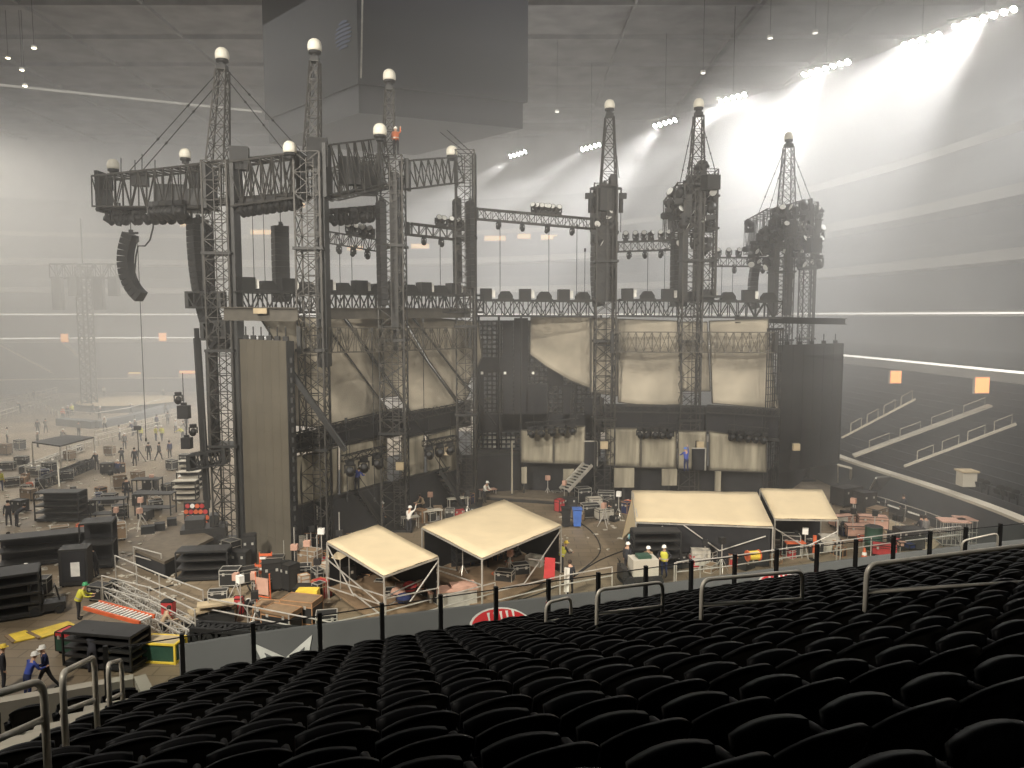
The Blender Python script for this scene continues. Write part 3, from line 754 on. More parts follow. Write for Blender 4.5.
k = 0
for px, py, Y, s in ((690, 210, 57.6, (1.3, 1.0, 2.0)), (676, 215, 59, (.8, .7, 1.6)), (703, 182, 57.8, (1.2, .9, .9)), (710, 184, 56, (1.0, 1.0, 1.0)), (772, 245, 66.5, (1.4, 1.0, 1.5)), (760, 250, 68, (.8, .7, 1.3)), (790, 232, 66, (.9, .8, 1.4)), (806, 215, 65, (.7, .6, 1.2)), (813, 247, 64, (1.0, .8, 1.2)), (604, 205, 57, (.9, .8, 1.6)), (600, 226, 58, (.7, .6, 1.3))):
    k += 1; crate('winch_unit', nth(k)+' dark winch unit packed into the far mast clusters', P(px, py+6, Y), s, 'dark', .3, 'winch', 'winch units in the far masts')
# hoists on brackets either side of the tower nearest the back grid
for px, sgn, lab in ((590.5, -1, 'chain hoist on the audience side bracket of the tower nearest the back grid'), (621, 1, 'chain hoist on the outer bracket of the tower nearest the back grid')):
    p = P(px, 199, 57.5); t = thing('chain_hoist', lab, 'hoist', p)
    MB().tube(p, p+V((0, 0, -1.0)), .17, 10).build('chain_bag', 'black', t); MB().box(p+V((sgn*.12, 0, .22)), (.55, .35, .4)).build('motor', 'black', t)
    MB().tube(p+V((0, 0, -1)), p+V((0, 0, -2.4)), .03, 6).build('chain', 'dark', t); MB().bar(p+V((0, 0, .75)), V((P(605, 315, 57.5).x, 57.5, p.z+.75)), .18).bar(p+V((0, 0, .4)), p+V((0, 0, .8)), .12).build('bracket', 'black', t)
for (px, py, Y, dx, lab) in ((665, 212, 60, 1, 'side lamp arm on the middle mast cluster'), (746, 246, 70, 1, 'side lamp arm on the mast beside the black screen')):
    p = P(px, py, Y); t = thing('outrigger_lamp', lab, 'lamp arm', p); MB().bar(p, p+V((1.6, 0, 0)), .1).build('arm', 'black', t)
    MB().lathe(p+V((0, 0, -.55)), [(.2, 0), (.34, .1), (.34, .4), (.2, .5)], 10).build('lamp_body', 'black', t)
p = P(822, 212, 65); t = thing('outrigger_lamp', 'thin outrigger arm at the top of the slim companion tower', 'lamp arm', p); MB().bar(p, p+V((-1.6, 0, 0)), .1).build('arm', 'black', t); MB().box(p+V((0, 0, .06)), (.3, .2, .2)).build('lamp_body', 'black', t)
t = thing('hanging_drape', 'narrow grey drape hanging off the slim companion tower', 'drape', P(818, 225, 64.5)); MB().prism([P(815, 220, 64.5), P(822, 220, 64.5), P(819, 244, 64.5), P(815, 244, 64.5)], (0, .06, 0)).build('cloth', 'dark', t); MB().bar(P(813, 220, 64.5), P(823, 220, 64.5), .1).build('batten', 'black', t)

# --- lighting trusses spanning behind the towers
for k, (a, b, n, lab, lp) in enumerate((
        ((326, 237, 52), (380, 246, 51), 8, 'second and third towers', (0.42, .9, 5)), ((408, 229, 53), (470, 236, 57), 9, 'third and fourth towers', (.45, .95, 6)),
        ((477, 214, 58), (592, 224, 60), 16, 'fourth tower and the tower nearest the back grid', (.46, .72, 7)), ((617, 247, 62), (674, 245, 62), 8, 'back grid tower and middle mast', (.1, .98, 6)), ((712, 262, 68), (812, 262, 68), 13, 'middle mast and the last mast', (.02, .3, 3)))):
    p, q = P(*a), P(*b); truss_thing('lighting truss between '+lab, p, q, .7, .75, n, rc=.045, rl=.022)
    d = q-p
    lamp_row('{} lamp on the truss between '+lab, p+d*lp[0]+V((0, 0, .42)), p+d*lp[1]+V((0, 0, .42)), lp[2], False, .95, group='lamps on the lighting trusses')
    lamp_row('{} lamp under the truss between '+lab, p+d*.08-V((0, 0, .4)), p+d*.92-V((0, 0, .4)), max(3, n//4), True, .7, group='lamps on the lighting trusses')

# --- the deck (upper catwalk) above the canvas sails
def catwalk(label, p, q, h=1.25, w=2.4, n=14, m='dark', lampn=0, lab=''):
    t = thing('catwalk', label, 'catwalk', (p+q)/2)
    MB().truss(p, q, w, h, n, .07, .035).build('lattice', m, t)
    MB().bar(p+V((0, 0, h/2)), q+V((0, 0, h/2)), w, .07).build('walkway', 'black', t)
    if lampn:
        d = (q-p)/lampn
        for k in range(lampn):
            o = p+d*(k+.5)+V((0, 0, h/2+.06)); rz = math.atan2(d.y, d.x)
            if k % 2 == 0:
                u = thing('flood_box', f'{nth(k//2+1)} box floodlight standing on the catwalk {lab}', 'floodlight', o, rz, 'box floodlights on the catwalks')
                L(MB().box((0, 0, .42), (.85, .7, .78)), 'housing', 'black', u); L(MB().box((0, 0, .06), (.7, .6, .1)).box((-.4, -.38, .4), (.05, .06, .8)).box((.4, -.38, .4), (.05, .06, .8)), 'stand', 'black', u)
                L(MB().box((.56, -.1, .42), (.24, .4, .55)), 'pale_reflector', 'white', u)
            else:
                u = thing('covered_winch', f'{nth(k//2+1)} black covered winch standing on the catwalk {lab}', 'winch', o, rz, 'covered winches on the catwalks')
                mb = MB(); mb.prism([(-.52, -.4, 0), (.52, -.4, 0), (.52, -.4, .3), (.28, -.4, .62), (-.28, -.4, .62), (-.52, -.4, .3)], (0, .8, 0)); L(mb, 'cover', 'rubber', u); L(MB().box((0, 0, .04), (1.2, .9, .08)), 'base', 'dark', u)
    return t
catwalk('upper catwalk along the near half of the stage', P(236, 302, 45.8), P(474, 304, 57), 1.2, 2.2, 30, 'dark', 14, 'of the near half')
catwalk('middle upper catwalk above the dark back grid', P(476, 308, 57.5), P(592, 309, 58.5), 1.15, 2.2, 13, 'dark', 6, 'above the dark back grid')
catwalk('upper catwalk along the far half of the stage', P(617, 308, 58.5), P(778, 310, 58), 1.2, 2.2, 18, 'dark', 8, 'of the far half')
def girder(label, p, q, h, w, m, brk=None):
    t = thing('steel_girder', label, 'girder', (p+q)/2); d = (q-p).normalized(); s = V((d.y, -d.x, 0)).normalized(); s = s if s.y < 0 else -s
    MB().bar(p, q, .06, h).build('web', m, t)
    for dz in (-1, 1): MB().bar(p+V((0, 0, dz*h/2)), q+V((0, 0, dz*h/2)), w, .06).build('flange', m, t)
    for k in range(1, 10): MB().bar(p.lerp(q, k/10)-V((0, 0, h/2)), p.lerp(q, k/10)+V((0, 0, h/2)), .04, w*.9, up=d).build('stiffener', m, t)
    return t
gd = girder('dull brown steel girder under the near catwalk', P(224, 313.5, 44.6), P(298, 314.5, 43.6), .72, .5, 'bronze')
MB().box(P(262, 311, 44.0)+V((0, -.32, 0)), (.75, .1, .3)).build('label_plate', 'wood', gd)
girder('steel girder under the near catwalk behind the second tower', P(330, 313.5, 46.5), P(470, 313, 56), .62, .5, 'bronze')
girder('dark cantilever girder sticking out over the black screen wall', P(735, 319.5, 57), P(845, 321.5, 60), .42, .45, 'black')
# thin lattice beams in front of the sails
truss_thing('slender brown lattice beam across the near canvas sails', P(300, 340, 43.6), P(396, 340, 49.6), .5, 1.45, 12, m='bronze', rc=.03, rl=.02)
truss_thing('slender brown lattice beam between third and fourth towers', P(396, 339.5, 49.6), P(470, 338, 55.4), .5, 1.45, 10, m='bronze', rc=.03, rl=.02)
truss_thing('slender brown lattice beam across the far canvas sails', P(612, 342, 56.2), P(775, 342.5, 55.2), .5, 1.45, 20, m='bronze', rc=.03, rl=.02)

# --- canvas sails
def depth_near(px): return 44.6+(px-258)*.0565
def sail(label, poly, depth, sag=.25, name='canvas_sail', poles=(), m='canvas', lean=0.0, thick=.04):
    pts = [P(px, py, depth(px)+lean*(py-318)/90) for px, py in poly]
    c = sum(pts, V((0, 0, 0)))/len(pts); t = thing(name, label, 'sail' if name == 'canvas_sail' else 'canvas wall', c)
    bm = bmesh.new(); f = bm.faces.new([bm.verts.new(p) for p in pts])
    bmesh.ops.triangulate(bm, faces=bm.faces)
    for _ in range(4 if name == 'canvas_sail' else 3): bmesh.ops.subdivide_edges(bm, edges=[e for e in bm.edges if e.calc_length() > .6], cuts=1, use_grid_fill=True)
    bmesh.ops.triangulate(bm, faces=bm.faces)
    rim = {v.index for v in bm.verts if v.is_boundary}; bm.verts.index_update()
    n = (pts[1]-pts[0]).cross(pts[2]-pts[0]).normalized(); n = n if n.y < 0 else -n
    bd = [v for v in bm.verts if v.is_boundary]
    for v in bm.verts:
        if not v.is_boundary:
            dm = min((v.co-b.co).length for b in bd); v.co -= n*(sag*min(1, dm/2.0)+.06*math.sin(v.co.x*1.7+v.co.z*.9))
    mb = MB(); bm.verts.index_update(); mb.add([v.co.copy() for v in bm.verts], [tuple(v.index for v in f.verts) for f in bm.faces]); bm.free()
    o = mb.build('canvas', m, t, smooth=True); md = o.modifiers.new('thickness', 'SOLIDIFY'); md.thickness = thick
    for a, b in poles:
        MB().bar(P(a[0], a[1], depth(a[0])-.25), P(b[0], b[1], depth(b[0])-.25), .075).build('boom_pole', 'dark', t)
    e = MB(); ring = pts+[pts[0]]
    for a, b in zip(ring, ring[1:]): e.bar(a-V((0, .06, 0)), b-V((0, .06, 0)), .07)
    e.build('hem', 'bronze', t)
    return t
sail('largest near canvas sail directly behind the grey screen wall', [(258, 314), (320, 318), (352, 364), (388, 411), (352, 422), (320, 427), (284, 424), (286, 358)], depth_near, .3, poles=(((320, 318), (398, 424)),))
sail('narrow sloping canvas strip next to the largest near sail', [(322, 318), (342, 316), (369, 350), (397, 396), (377, 398)], depth_near, .12, lean=.4, poles=(((342, 316), (432, 444)),))
sail('second large near canvas sail between third tower and the narrow strips', [(345, 316), (402, 316), (402, 328), (428, 363), (456, 399), (459, 405), (436, 409), (412, 413), (370, 352)], depth_near, .3, lean=.2, poles=(((403, 328), (472, 424)),))
sail('narrow pale canvas strip just beyond the third tower', [(404, 317), (411, 316), (438, 350), (470, 392), (465, 401), (457, 399), (430, 362)], depth_near, .12, lean=.5, poles=(((410, 315), (470, 390)),))
sail('small pointed canvas sail closest to the dark back grid', [(413, 316), (478, 322), (482, 357), (468, 384), (462, 381), (438, 349)], depth_near, .2, lean=.3, poles=(((470, 390), (496, 425)),))
df = lambda px: 59.2-(px-530)*.011
sail('pointed far canvas sail beside the dark back grid', [(531, 317), (590, 317), (590, 388), (570, 380), (546, 366), (530, 354)], df, .25)
sail('narrow far canvas strip behind the tower nearest the back grid', [(591, 318), (617, 318), (617, 396), (591, 392)], df, .15)
sail('broad far canvas sail between the first two far towers', [(618, 319), (677, 321), (680, 360), (682, 404), (650, 406), (618, 402)], df, .3, lean=-.6)
sail('narrow far canvas sail behind the middle mast', [(679, 322), (707, 322), (710, 391), (682, 391)], df, .15)
sail('last far canvas sail next to the black screen wall', [(709, 321), (768, 319), (770, 352), (778, 409), (745, 406), (712, 403)], df, .3, lean=-.5)

# --- streaked canvas walls at stage level
dn2 = lambda px: 43.4+(px-290)*.077
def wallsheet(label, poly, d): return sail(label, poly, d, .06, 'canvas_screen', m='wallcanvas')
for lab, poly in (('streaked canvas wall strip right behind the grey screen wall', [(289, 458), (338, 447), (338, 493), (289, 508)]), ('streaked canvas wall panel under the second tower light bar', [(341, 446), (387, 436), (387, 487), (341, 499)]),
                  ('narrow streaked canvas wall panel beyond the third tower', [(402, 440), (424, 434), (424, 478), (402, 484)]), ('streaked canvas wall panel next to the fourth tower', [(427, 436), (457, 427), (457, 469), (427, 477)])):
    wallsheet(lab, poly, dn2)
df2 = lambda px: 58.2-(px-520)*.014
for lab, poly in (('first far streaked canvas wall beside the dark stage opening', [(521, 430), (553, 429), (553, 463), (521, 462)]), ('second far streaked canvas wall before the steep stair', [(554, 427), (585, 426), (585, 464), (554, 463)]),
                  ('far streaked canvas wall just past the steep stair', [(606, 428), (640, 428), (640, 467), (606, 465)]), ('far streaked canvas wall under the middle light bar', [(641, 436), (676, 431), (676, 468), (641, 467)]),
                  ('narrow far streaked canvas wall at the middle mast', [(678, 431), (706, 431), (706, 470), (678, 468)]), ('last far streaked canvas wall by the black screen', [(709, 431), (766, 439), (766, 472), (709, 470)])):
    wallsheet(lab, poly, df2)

# --- screens
def screen_wall(label, a, b, zb, zt, m, name='led_screen', hooks=6, cols=6, rows=12, th=.35):
    a, b = V((a.x, a.y, 0)), V((b.x, b.y, 0)); t = thing(name, label, 'screen', (a+b)/2); u = V((0, 0, 1))
    d = (b-a); nrm = V((d.y, -d.x, 0)).normalized(); nrm = nrm if nrm.y < 0 else -nrm
    MB().prism([a+u*zb, b+u*zb, b+u*zt, a+u*zt], -nrm*th).build('panel', m, t)
    g = MB()
    for k in range(1, cols): g.bar(a.lerp(b, k/cols)+u*zb+nrm*.01, a.lerp(b, k/cols)+u*zt+nrm*.01, .012)
    for k in range(1, rows): g.bar(a+u*(zb+(zt-zb)*k/rows)+nrm*.01, b+u*(zb+(zt-zb)*k/rows)+nrm*.01, .012)
    g.build('panel_seam', m, t)
    e = MB()
    for o, s in ((a, -1), (b, 1)):
        e.bar(o+u*zb-nrm*th/2, o+u*zt-nrm*th/2, .1, th+.1, up=nrm)
    e.build('edge_frame', 'black', t)
    for k in range(hooks):
        o = a.lerp(b, (k+.5)/hooks)+u*zt-nrm*.2; MB().box(o+u*.12, (.28, .2, .24)).tube(o+u*.2, o+u*.75, .04, 6).build('hanging_clamp', 'black', t)
    k = 0
    for z in [zb+.4+i*.55 for i in range(int((zt-zb-.6)/.55))]: MB().box(b+u*z-nrm*(th*.5)+d.normalized()*.1, (.12, .2, .28)).build('edge_latch', 'dark', t)
    return t
a, b = P(239, 338, 45.6), P(287, 343, 42.0)
screen_wall('tall brownish grey screen wall seen from behind beside the first tower', a, b, .15, 12.6, 'led')
a, b = P(783, 343, 57.0), P(843, 346, 61.0)
screen_wall('tall black screen wall at the far end of the stage', a, b, 2.2, 11.8, 'leddark', hooks=5)
t = thing('mesh_scrim', 'dark see-through scrim hanging below the last far tower', 'scrim', P(770, 440, 54)); 
mb = MB()
a, b = P(768, 322, 55.2), P(783, 322, 56.4)
for k in range(8): mb.bar(V((a.x+(b.x-a.x)*k/7, a.y+(b.y-a.y)*k/7, 0)), V((a.x+(b.x-a.x)*k/7, a.y+(b.y-a.y)*k/7, 13)), .07)
for k in range(26): mb.bar(V((a.x, a.y, .3+k*.5)), V((b.x, b.y, .3+k*.5)), .05)
mb.build('net', 'dark', t); MB().bar(V((a.x, a.y, 13)), V((b.x, b.y, 13)), .16).build('batten', 'black', t)

# --- dark back grid in the middle
gz = bpy.data.materials.new('dark_gauze'); gz.use_nodes = True; nt = gz.node_tree; bs = nt.nodes['Principled BSDF']; bs.inputs['Base Color'].default_value = (.03, .03, .03, 1); bs.inputs['Roughness'].default_value = .9
tr = nt.nodes.new('ShaderNodeBsdfTransparent'); mx = nt.nodes.new('ShaderNodeMixShader'); mx.inputs[0].default_value = .62
nt.links.new(tr.outputs[0], mx.inputs[1]); nt.links.new(bs.outputs[0], mx.inputs[2]); nt.links.new(mx.outputs[0], nt.nodes['Material Output'].inputs['Surface']); M['gauze'] = gz
t = thing('back_grid', 'dark scaffold grid closing the middle of the stage', 'scaffold', P(530, 380, 60.5)+V((0, 0, 0)))
L0, R0 = P(478, 400, 60.5), P(600, 400, 60.5); zt = 13.6
gm = MB()
for k in range(27): x = L0.x+(R0.x-L0.x)*k/26; gm.bar(V((x, 60.5, 3)), V((x, 60.5, zt)), .13)
for k in range(30): z = 3.1+k*.36; gm.bar(V((L0.x, 60.5, z)), V((R0.x, 60.5, z)), .13)
gm.build('grid_mesh', 'dark', t)
MB().box((( L0.x+R0.x)/2, 60.9, (3+zt)/2), (R0.x-L0.x, .02, zt-3)).build('gauze', 'gauze', t)
for px0, px1, y0, y1 in ((503, 513, 322, 430), (514, 528, 318, 430), (478, 503, 357, 372), (526, 548, 384, 428), (563, 571, 385, 430), (478, 484, 372, 430), (584, 604, 398, 430), (478, 604, 414, 432), (548, 563, 360, 385)):
    a, b = P(px0, y1, 60.3), P(px1, y0, 60.3); MB().box((a+b)/2, (b.x-a.x, .25, b.z-a.z)).build('dark_panel', 'blackcloth', t)
for px in (479, 499, 521, 548, 575, 600):
    MB().tube(V((P(px, 400, 60.2).x, 60.2, 0)), V((P(px, 400, 60.2).x, 60.2, zt+.4)), .09, 8).build('standard', 'black', t)
for k, px in enumerate((482, 505, 533)):
    p = P(px, 373, 59.9); u = thing('work_lamp', nth(k+1)+' small white work lamp clipped to the dark back grid', 'lamp', p); MB().box(p, (.2, .16, .2)).build('housing', 'white', u); MB().tube(p, p+V((0, .3, 0)), .04).build('clip', 'dark', u)

# --- black soffit boxes between sails and canvas walls
def soffit(label, poly, d, th=1.2, m='blackcloth'):
    pts = [P(px, py, d(px)) for px, py in poly]; t = thing('equipment_gantry', label, 'gantry', sum(pts, V((0, 0, 0)))/len(pts))
    MB().prism(pts, (0, th, 0)).build('drape', m, t)
    a, b = pts[0], pts[1]; MB().truss(a+V((0, -.35, -.1)), b+V((0, -.35, -.1)), .5, .55, 10, .03, .018).build('front_truss', 'dark', t)
    a, b = pts[3], pts[2]; MB().bar(a+V((0, -.2, 0)), b+V((0, -.2, 0)), .2).build('bottom_rail', 'dark', t)
    return t
soffit('black draped gantry under the largest near sail', [(288, 438), (400, 410), (400, 434), (288, 452)], lambda px: dn2(px)+.5)
soffit('black draped gantry between third and fourth towers', [(402, 416), (470, 402), (470, 424), (402, 438)], lambda px: dn2(px)+.5)
soffit('black draped gantry under the far sails before the middle mast', [(604, 406), (704, 408), (704, 432), (604, 428)], lambda px: df2(px)+.6)
soffit('black draped gantry under the last far sail', [(706, 407), (778, 411), (778, 440), (706, 432)], lambda px: df2(px)+.6)
def lightbar(label, a, b, n, hang=True, s=1.3):
    t = thing('light_bar', label, 'light bar', (a+b)/2); MB().truss(a, b, .35, .35, 6, .025, .014).build('lattice', 'black', t)
    for f in (.15, .85): p = a.lerp(b, f); MB().tube(p, p+V((0, 0, 1.6)), .02).build('hanging_chain', 'dark', t)
    for k in range(n): lamp(f'{nth(k+1)} big lamp on the {label}', a.lerp(b, (k+.5)/n)+V((0, -.1, -.18)), RND.uniform(-.4, .4), True, s, label)
lightbar('light bar before the canvas wall under the second tower', P(343, 459, 43.8), P(384, 449, 46.4), 3, s=1.15)
lightbar('light bar before the canvas wall by the fourth tower', P(424, 444, 49.5), P(455, 438, 51.8), 3, s=1.1)
lightbar('light bar over the first far canvas walls', P(526, 425, 57), P(578, 421, 56.6), 5, s=1.0)
lightbar('light bar over the far canvas wall before the middle mast', P(636, 425, 56.2), P(674, 426, 55.6), 5, s=.95)
lightbar('light bar over the last far canvas wall', P(728, 427, 55), P(768, 431, 54.4), 5, s=.95)

# --- line arrays
def line_array(label, p, az, n, t0, t1, w=1.15, h=.36, d=.7):
    t = thing('line_array', label, 'loudspeaker array', p); f = V((math.cos(az), math.sin(az), 0)); s = V((-f.y, f.x, 0))
    MB().box(p+V((0, 0, .12)), (.2, .2, .3)).bar(p-f*.5+V((0, 0, .05)), p+f*.5+V((0, 0, .05)), .12).build('rigging_frame', 'black', t)
    MB().tube(p+V((0, 0, .2)), p+V((0, 0, 1.6)), .03).build('hanging_chain', 'dark', t)
    c = p.copy()
    for k in range(n):
        a = math.radians(t0+(t1-t0)*(k/(n-1))**1.3); dn = V((0, 0, -1))*math.cos(a)-f*math.sin(a); fw = f*math.cos(a)+V((0, 0, -1))*math.sin(a)
        q = c+dn*h/2; Rm = Matrix((fw, s, -dn)).transposed()
        MB().prism([q+Rm @ V(v) for v in ((d*.5, -w/2, -h*.47), (d*.5, w/2, -h*.47), (-d*.5, w*.42, -h*.42), (-d*.5, -w*.42, -h*.42))], (-dn)*h*.93).build('cabinet', 'black', t)
        c += dn*h
    return t
line_array('curved loudspeaker array hanging freely under the longest cantilever', P(131, 234, 50), math.radians(168), 12, -24, 50, .8, .37, .72)
line_array('long loudspeaker array bending inward next to the first tower', P(198, 219, 47.6), math.radians(140), 23, -2, 40, 1.2)
line_array('straight loudspeaker array between first and second towers', P(280.5, 226, 51), math.radians(120), 13, -2, 3, 1.1, .38)
line_array('short curved loudspeaker array beside the last mast', P(756, 264, 69), math.radians(175), 10, -10, 14, 1.1, .4)
line_array('tall dark loudspeaker column beside the tower nearest the back grid', P(598.5, 232, 60), math.radians(150), 15, -4, 8, 1.0, .38)
line_array('tall dark loudspeaker column beside the middle mast', P(680, 240, 61), math.radians(100), 13, 0, 2, 1.3, .4)
line_array('slim loudspeaker column beside the fourth tower', P(457, 200, 57), math.radians(120), 15, 0, 2, .45, .4)
line_array('slim loudspeaker column on the shaft of the fourth tower', P(470, 202, 55), math.radians(120), 15, 0, 2, .4, .4)
line_array('slim loudspeaker column beside the third tower', P(381, 202, 49), math.radians(120), 17, 0, 2, .5, .38)
for k, (px, py, Y) in enumerate(((136, 227, 50), (147, 236, 50))): pass
# loose cables under the cantilever
t = thing('cable_loop', 'loose black cable loop drooping under the longest cantilever', 'cable', P(145, 220, 49.5))
MB().path([P(155, 213, 49.5), P(153, 228, 49.5), P(150, 240, 49.5), P(145, 246, 49.5), P(138, 246, 49.5), P(136, 256, 49.5), P(134, 279, 49.5)], .05, 6).build('cable', 'rubber', t); MB().box(P(155, 213, 49.5), (.2, .2, .25)).build('clamp', 'black', t)
t = thing('hanging_camera', 'black remote camera hanging under the tip of the longest cantilever', 'camera', P(120, 214, 50.6))
MB().box(P(119.5, 213, 50.6), (.5, .5, .8)).build('body', 'black', t); MB().tube(P(120, 217, 50.6), P(119, 226, 50.6), .16, 8).build('lens_barrel', 'black', t); MB().bar(P(119.5, 209, 50.6), P(119.5, 203, 50.6), .1).build('drop_arm', 'black', t)
for k, (px, y0, y1, Y) in enumerate(((137.5, 240, 440, 50), (339, 222, 300, 50), (351, 220, 330, 52), (252, 205, 292, 48), (263, 205, 292, 48), (500, 222, 300, 58), (549, 225, 296, 59), (577, 226, 296, 59), (585, 250, 300, 58), (440, 240, 300, 56), (648, 250, 300, 62), (665, 250, 298, 62), (722, 266, 300, 68), (733, 266, 300, 68), (346, 420, 500, 43.2), (372, 330, 500, 44), (423, 320, 440, 47))):
    p, q = P(px, y0, Y), P(px, y1, Y); q.x = p.x
    t = thing('hanging_cable', nth(k+1)+' thin vertical cable hanging from the rig', 'cable', p, 0, 'thin vertical cables hanging from the rig')
    MB().tube(p, q, .022, 6).build('cable', 'rubber', t); MB().box(p, (.14, .14, .25)).build('clamp', 'black', t); MB().lathe(q, [(.03, -.1), (.06, -.05), (.06, .1), (.03, .15)], 8).build('hook', 'dark', t)
# hoist boxes dangling beyond the first tower
for k, (px, py, s) in enumerate(((184, 412, 1.0), (187, 443, .85))):
    p = P(px, py, 47); t = thing('hanging_speaker', nth(k+1)+' square black speaker hanging on a chain beyond the tall boom arm', 'speaker', p)
    MB().box(p, (.66*s, .5, .8*s)).build('cabinet', 'black', t); MB().box(p+V((0, 0, .5*s)), (.3*s, .2, .16)).build('yoke', 'black', t); MB().tube(p+V((0, 0, .5)), p+V((0, 0, 2.4)), .025).build('chain', 'dark', t)
for k, (px, py) in enumerate(((178, 392), (193, 424))):
    p = P(px, py, 47); lamp(nth(k+1)+' small lamp hung beside the dangling square speakers', p, .5, True, .9)
# steel mast boom (lift arm) and the slanting black tube
def boom(label, a, b, w, m='black', name='lift_boom', hy=True):
    t = thing(name, label, 'boom arm', (a+b)/2); MB().bar(a, b, w).build('outer_section', m, t); d = b-a
    MB().bar(a-d*.06, a, w*.7).build('tip_section', m, t); MB().bar(b, b+d*.05, w*.75).build('pivot_block', 'dark', t)
    if hy: MB().tube(a.lerp(b, .5)+V((w*.5, -w*.4, 0)), b+V((w*.5, -w*.4, 0)), w*.2, 8).build('hydraulic_ram', 'dark', t)
    return t
boom('tall black boom arm rising past the dangling square speakers', P(197, 338, 46.6), P(207, 500, 45.8), .36)
boom('slanting black tube from the grey screen wall down to the gantry', P(287, 366, 42.5), P(343, 447, 42.6), .3)
t = truss_thing('dark bracket truss beside the tall boom arm at stage height', P(191, 462, 45.6), P(226, 455, 46), .8, .85, 4, m='black', rc=.06, rl=.04)
t = truss_thing('dark bracket truss under the long loudspeaker array', P(190, 300, 46.8), P(222, 300, 46.6), .9, .9, 4, m='black', rc=.06, rl=.04)
t = truss_thing('dark lower bracket truss under the long loudspeaker array', P(205, 331, 46.5), P(226, 329, 46.6), .9, 1.0, 3, m='black', rc=.06, rl=.04)

# --- stage platform
def platform(label, poly, z, th, m='brown', skirt='blackcloth', cat='stage'):
    pts = [V((x, y, z)) for x, y in poly]; t = thing('stage_platform', label, cat, sum(pts, V((0, 0, 0)))/len(pts)-V((0, 0, z)))
    MB().prism([p-V((0, 0, .16)) for p in pts], (0, 0, .16)).build('deck', m, t)
    mb = MB(); c = sum(pts, V((0, 0, 0)))/len(pts); q = [p.lerp(c, .01) for p in pts]
    for a, b in zip(q, q[1:]+q[:1]): mb.bar(V((a.x, a.y, (z-.16)/2)), V((b.x, b.y, (z-.16)/2)), .06, z-.17)
    mb.build('skirt', skirt, t)
    return t
def xy(px, py, Y): p = P(px, py, Y); return (p.x, p.y)
platform('long black skirted stage wing of the near half', [xy(288, 400, 43.6), xy(460, 400, 56.8), xy(440, 400, 66), xy(272, 400, 49)], 2.95, .2, 'dark')
platform('black skirted centre stage under the dark back grid', [xy(462, 400, 58), xy(522, 400, 59.2), xy(524, 400, 70), xy(452, 400, 70)], 3.4, .2, 'dark')
platform('black skirted stage wing of the far half', [xy(523, 400, 59.4), xy(770, 400, 55.2), xy(812, 400, 66), xy(525, 400, 69)], 2.9, .2, 'dark')
for k, (px, y0, y1, Y, w) in enumerate(((568, 468, 481, 57.6, .8), (578, 468, 481, 57.6, .35), (623, 467, 486, 56.8, 1.5), (668, 468, 484, 56.3, 1.1), (716, 470, 490, 55.8, .4), (524, 466, 482, 58.6, .4), (512, 440, 492, 58.0, .12))):
    a, b = P(px, y1, Y), P(px, y0, Y); t = thing('stage_support', nth(k+1)+' pale wrapped leg under the far stage wing, counted from the back grid', 'support', V((a.x, Y, 0)))
    MB().box(V((a.x, Y-.4, (a.z+b.z)/2)), (w, .25, b.z-a.z)).build('wrap', 'wallcanvas', t); MB().box(V((a.x, Y-.4, a.z/2)), (.14, .14, a.z)).build('post', 'dark', t); MB().box(V((a.x, Y-.4, .06)), (.4, .45, .12)).build('foot', 'dark', t)
# orange level boxes on towers
for k, (px, py, Y, s) in enumerate(((448, 451, 54.5, .9), (400, 466, 49, .8), (604, 445, 56.4, .9), (700, 445, 55.6, .8), (796, 447, 56.5, .8))):
    p = P(px, py, Y); t = thing('junction_box', nth(k+1)+' tan junction box strapped to a stage tower', 'box', p); s *= .62; MB().box(p, (s, .35, s)).build('cover', 'wood', t); MB().box(p+V((0, .16, 0)), (s+.1, .1, s+.1)).build('back_plate', 'dark', t)
# steep stair to the far wing, and stair units of the near wing
def stair(label, a, b, w, n, m='dark', mt='alu', rails=True):
    t = thing('stair_unit', label, 'stairs', V((a.x, a.y, 0))); d = b-a; s = V((d.y, -d.x, 0)).normalized()*w/2
    for k in (-1, 1): MB().bar(a+s*k, b+s*k, .08, .25).build('stringer', mt, t)
    for i in range(n): MB().bar(a.lerp(b, (i+.5)/n)-s, a.lerp(b, (i+.5)/n)+s, .26, .05).build('tread', m, t)
    if rails:
        for k in (-1, 1): MB().path([a+s*k, a+s*k+V((0, 0, 1)), b+s*k+V((0, 0, 1)), b+s*k], .03, 6).build('handrail', mt, t)
    return t
stair('steep pale stair up to the far canvas walls', P(564, 490, 55.6), P(588, 464, 56.8), 1.0, 10, 'alu', 'galv', False)
stair('short stair up to the near canvas wall beside workers in blue', G(380, 527), G(354, 491.5, 2.95),   .8, 7, 'dark', 'dark')
stair('short stair up to the near stage wing below the fourth tower', G(462, 507), G(437, 470.5, 2.95), .8, 8, 'dark', 'dark')
for k, (a, b, Y) in enumerate((((600, 441), (600, 466), 57.2), ((708, 448), (708, 470), 55.2))):
    t = thing('stage_door_frame', nth(k+1)+' dark doorway frame set into the far canvas wall', 'door frame', P(*b, Y)); p, q = P(*a, Y), P(*b, Y)
    MB().box(V((p.x-.7, Y, (p.z+q.z)/2)), (.9, .2, p.z-q.z)).build('opening', 'blackcloth', t); MB().bar(V((p.x-.2, Y-.1, q.z)), V((p.x-.2, Y-.1, p.z)), .08).bar(V((p.x-1.2, Y-.1, p.z)), V((p.x-.2, Y-.1, p.z)), .08).build('jamb_rail', 'galv', t)
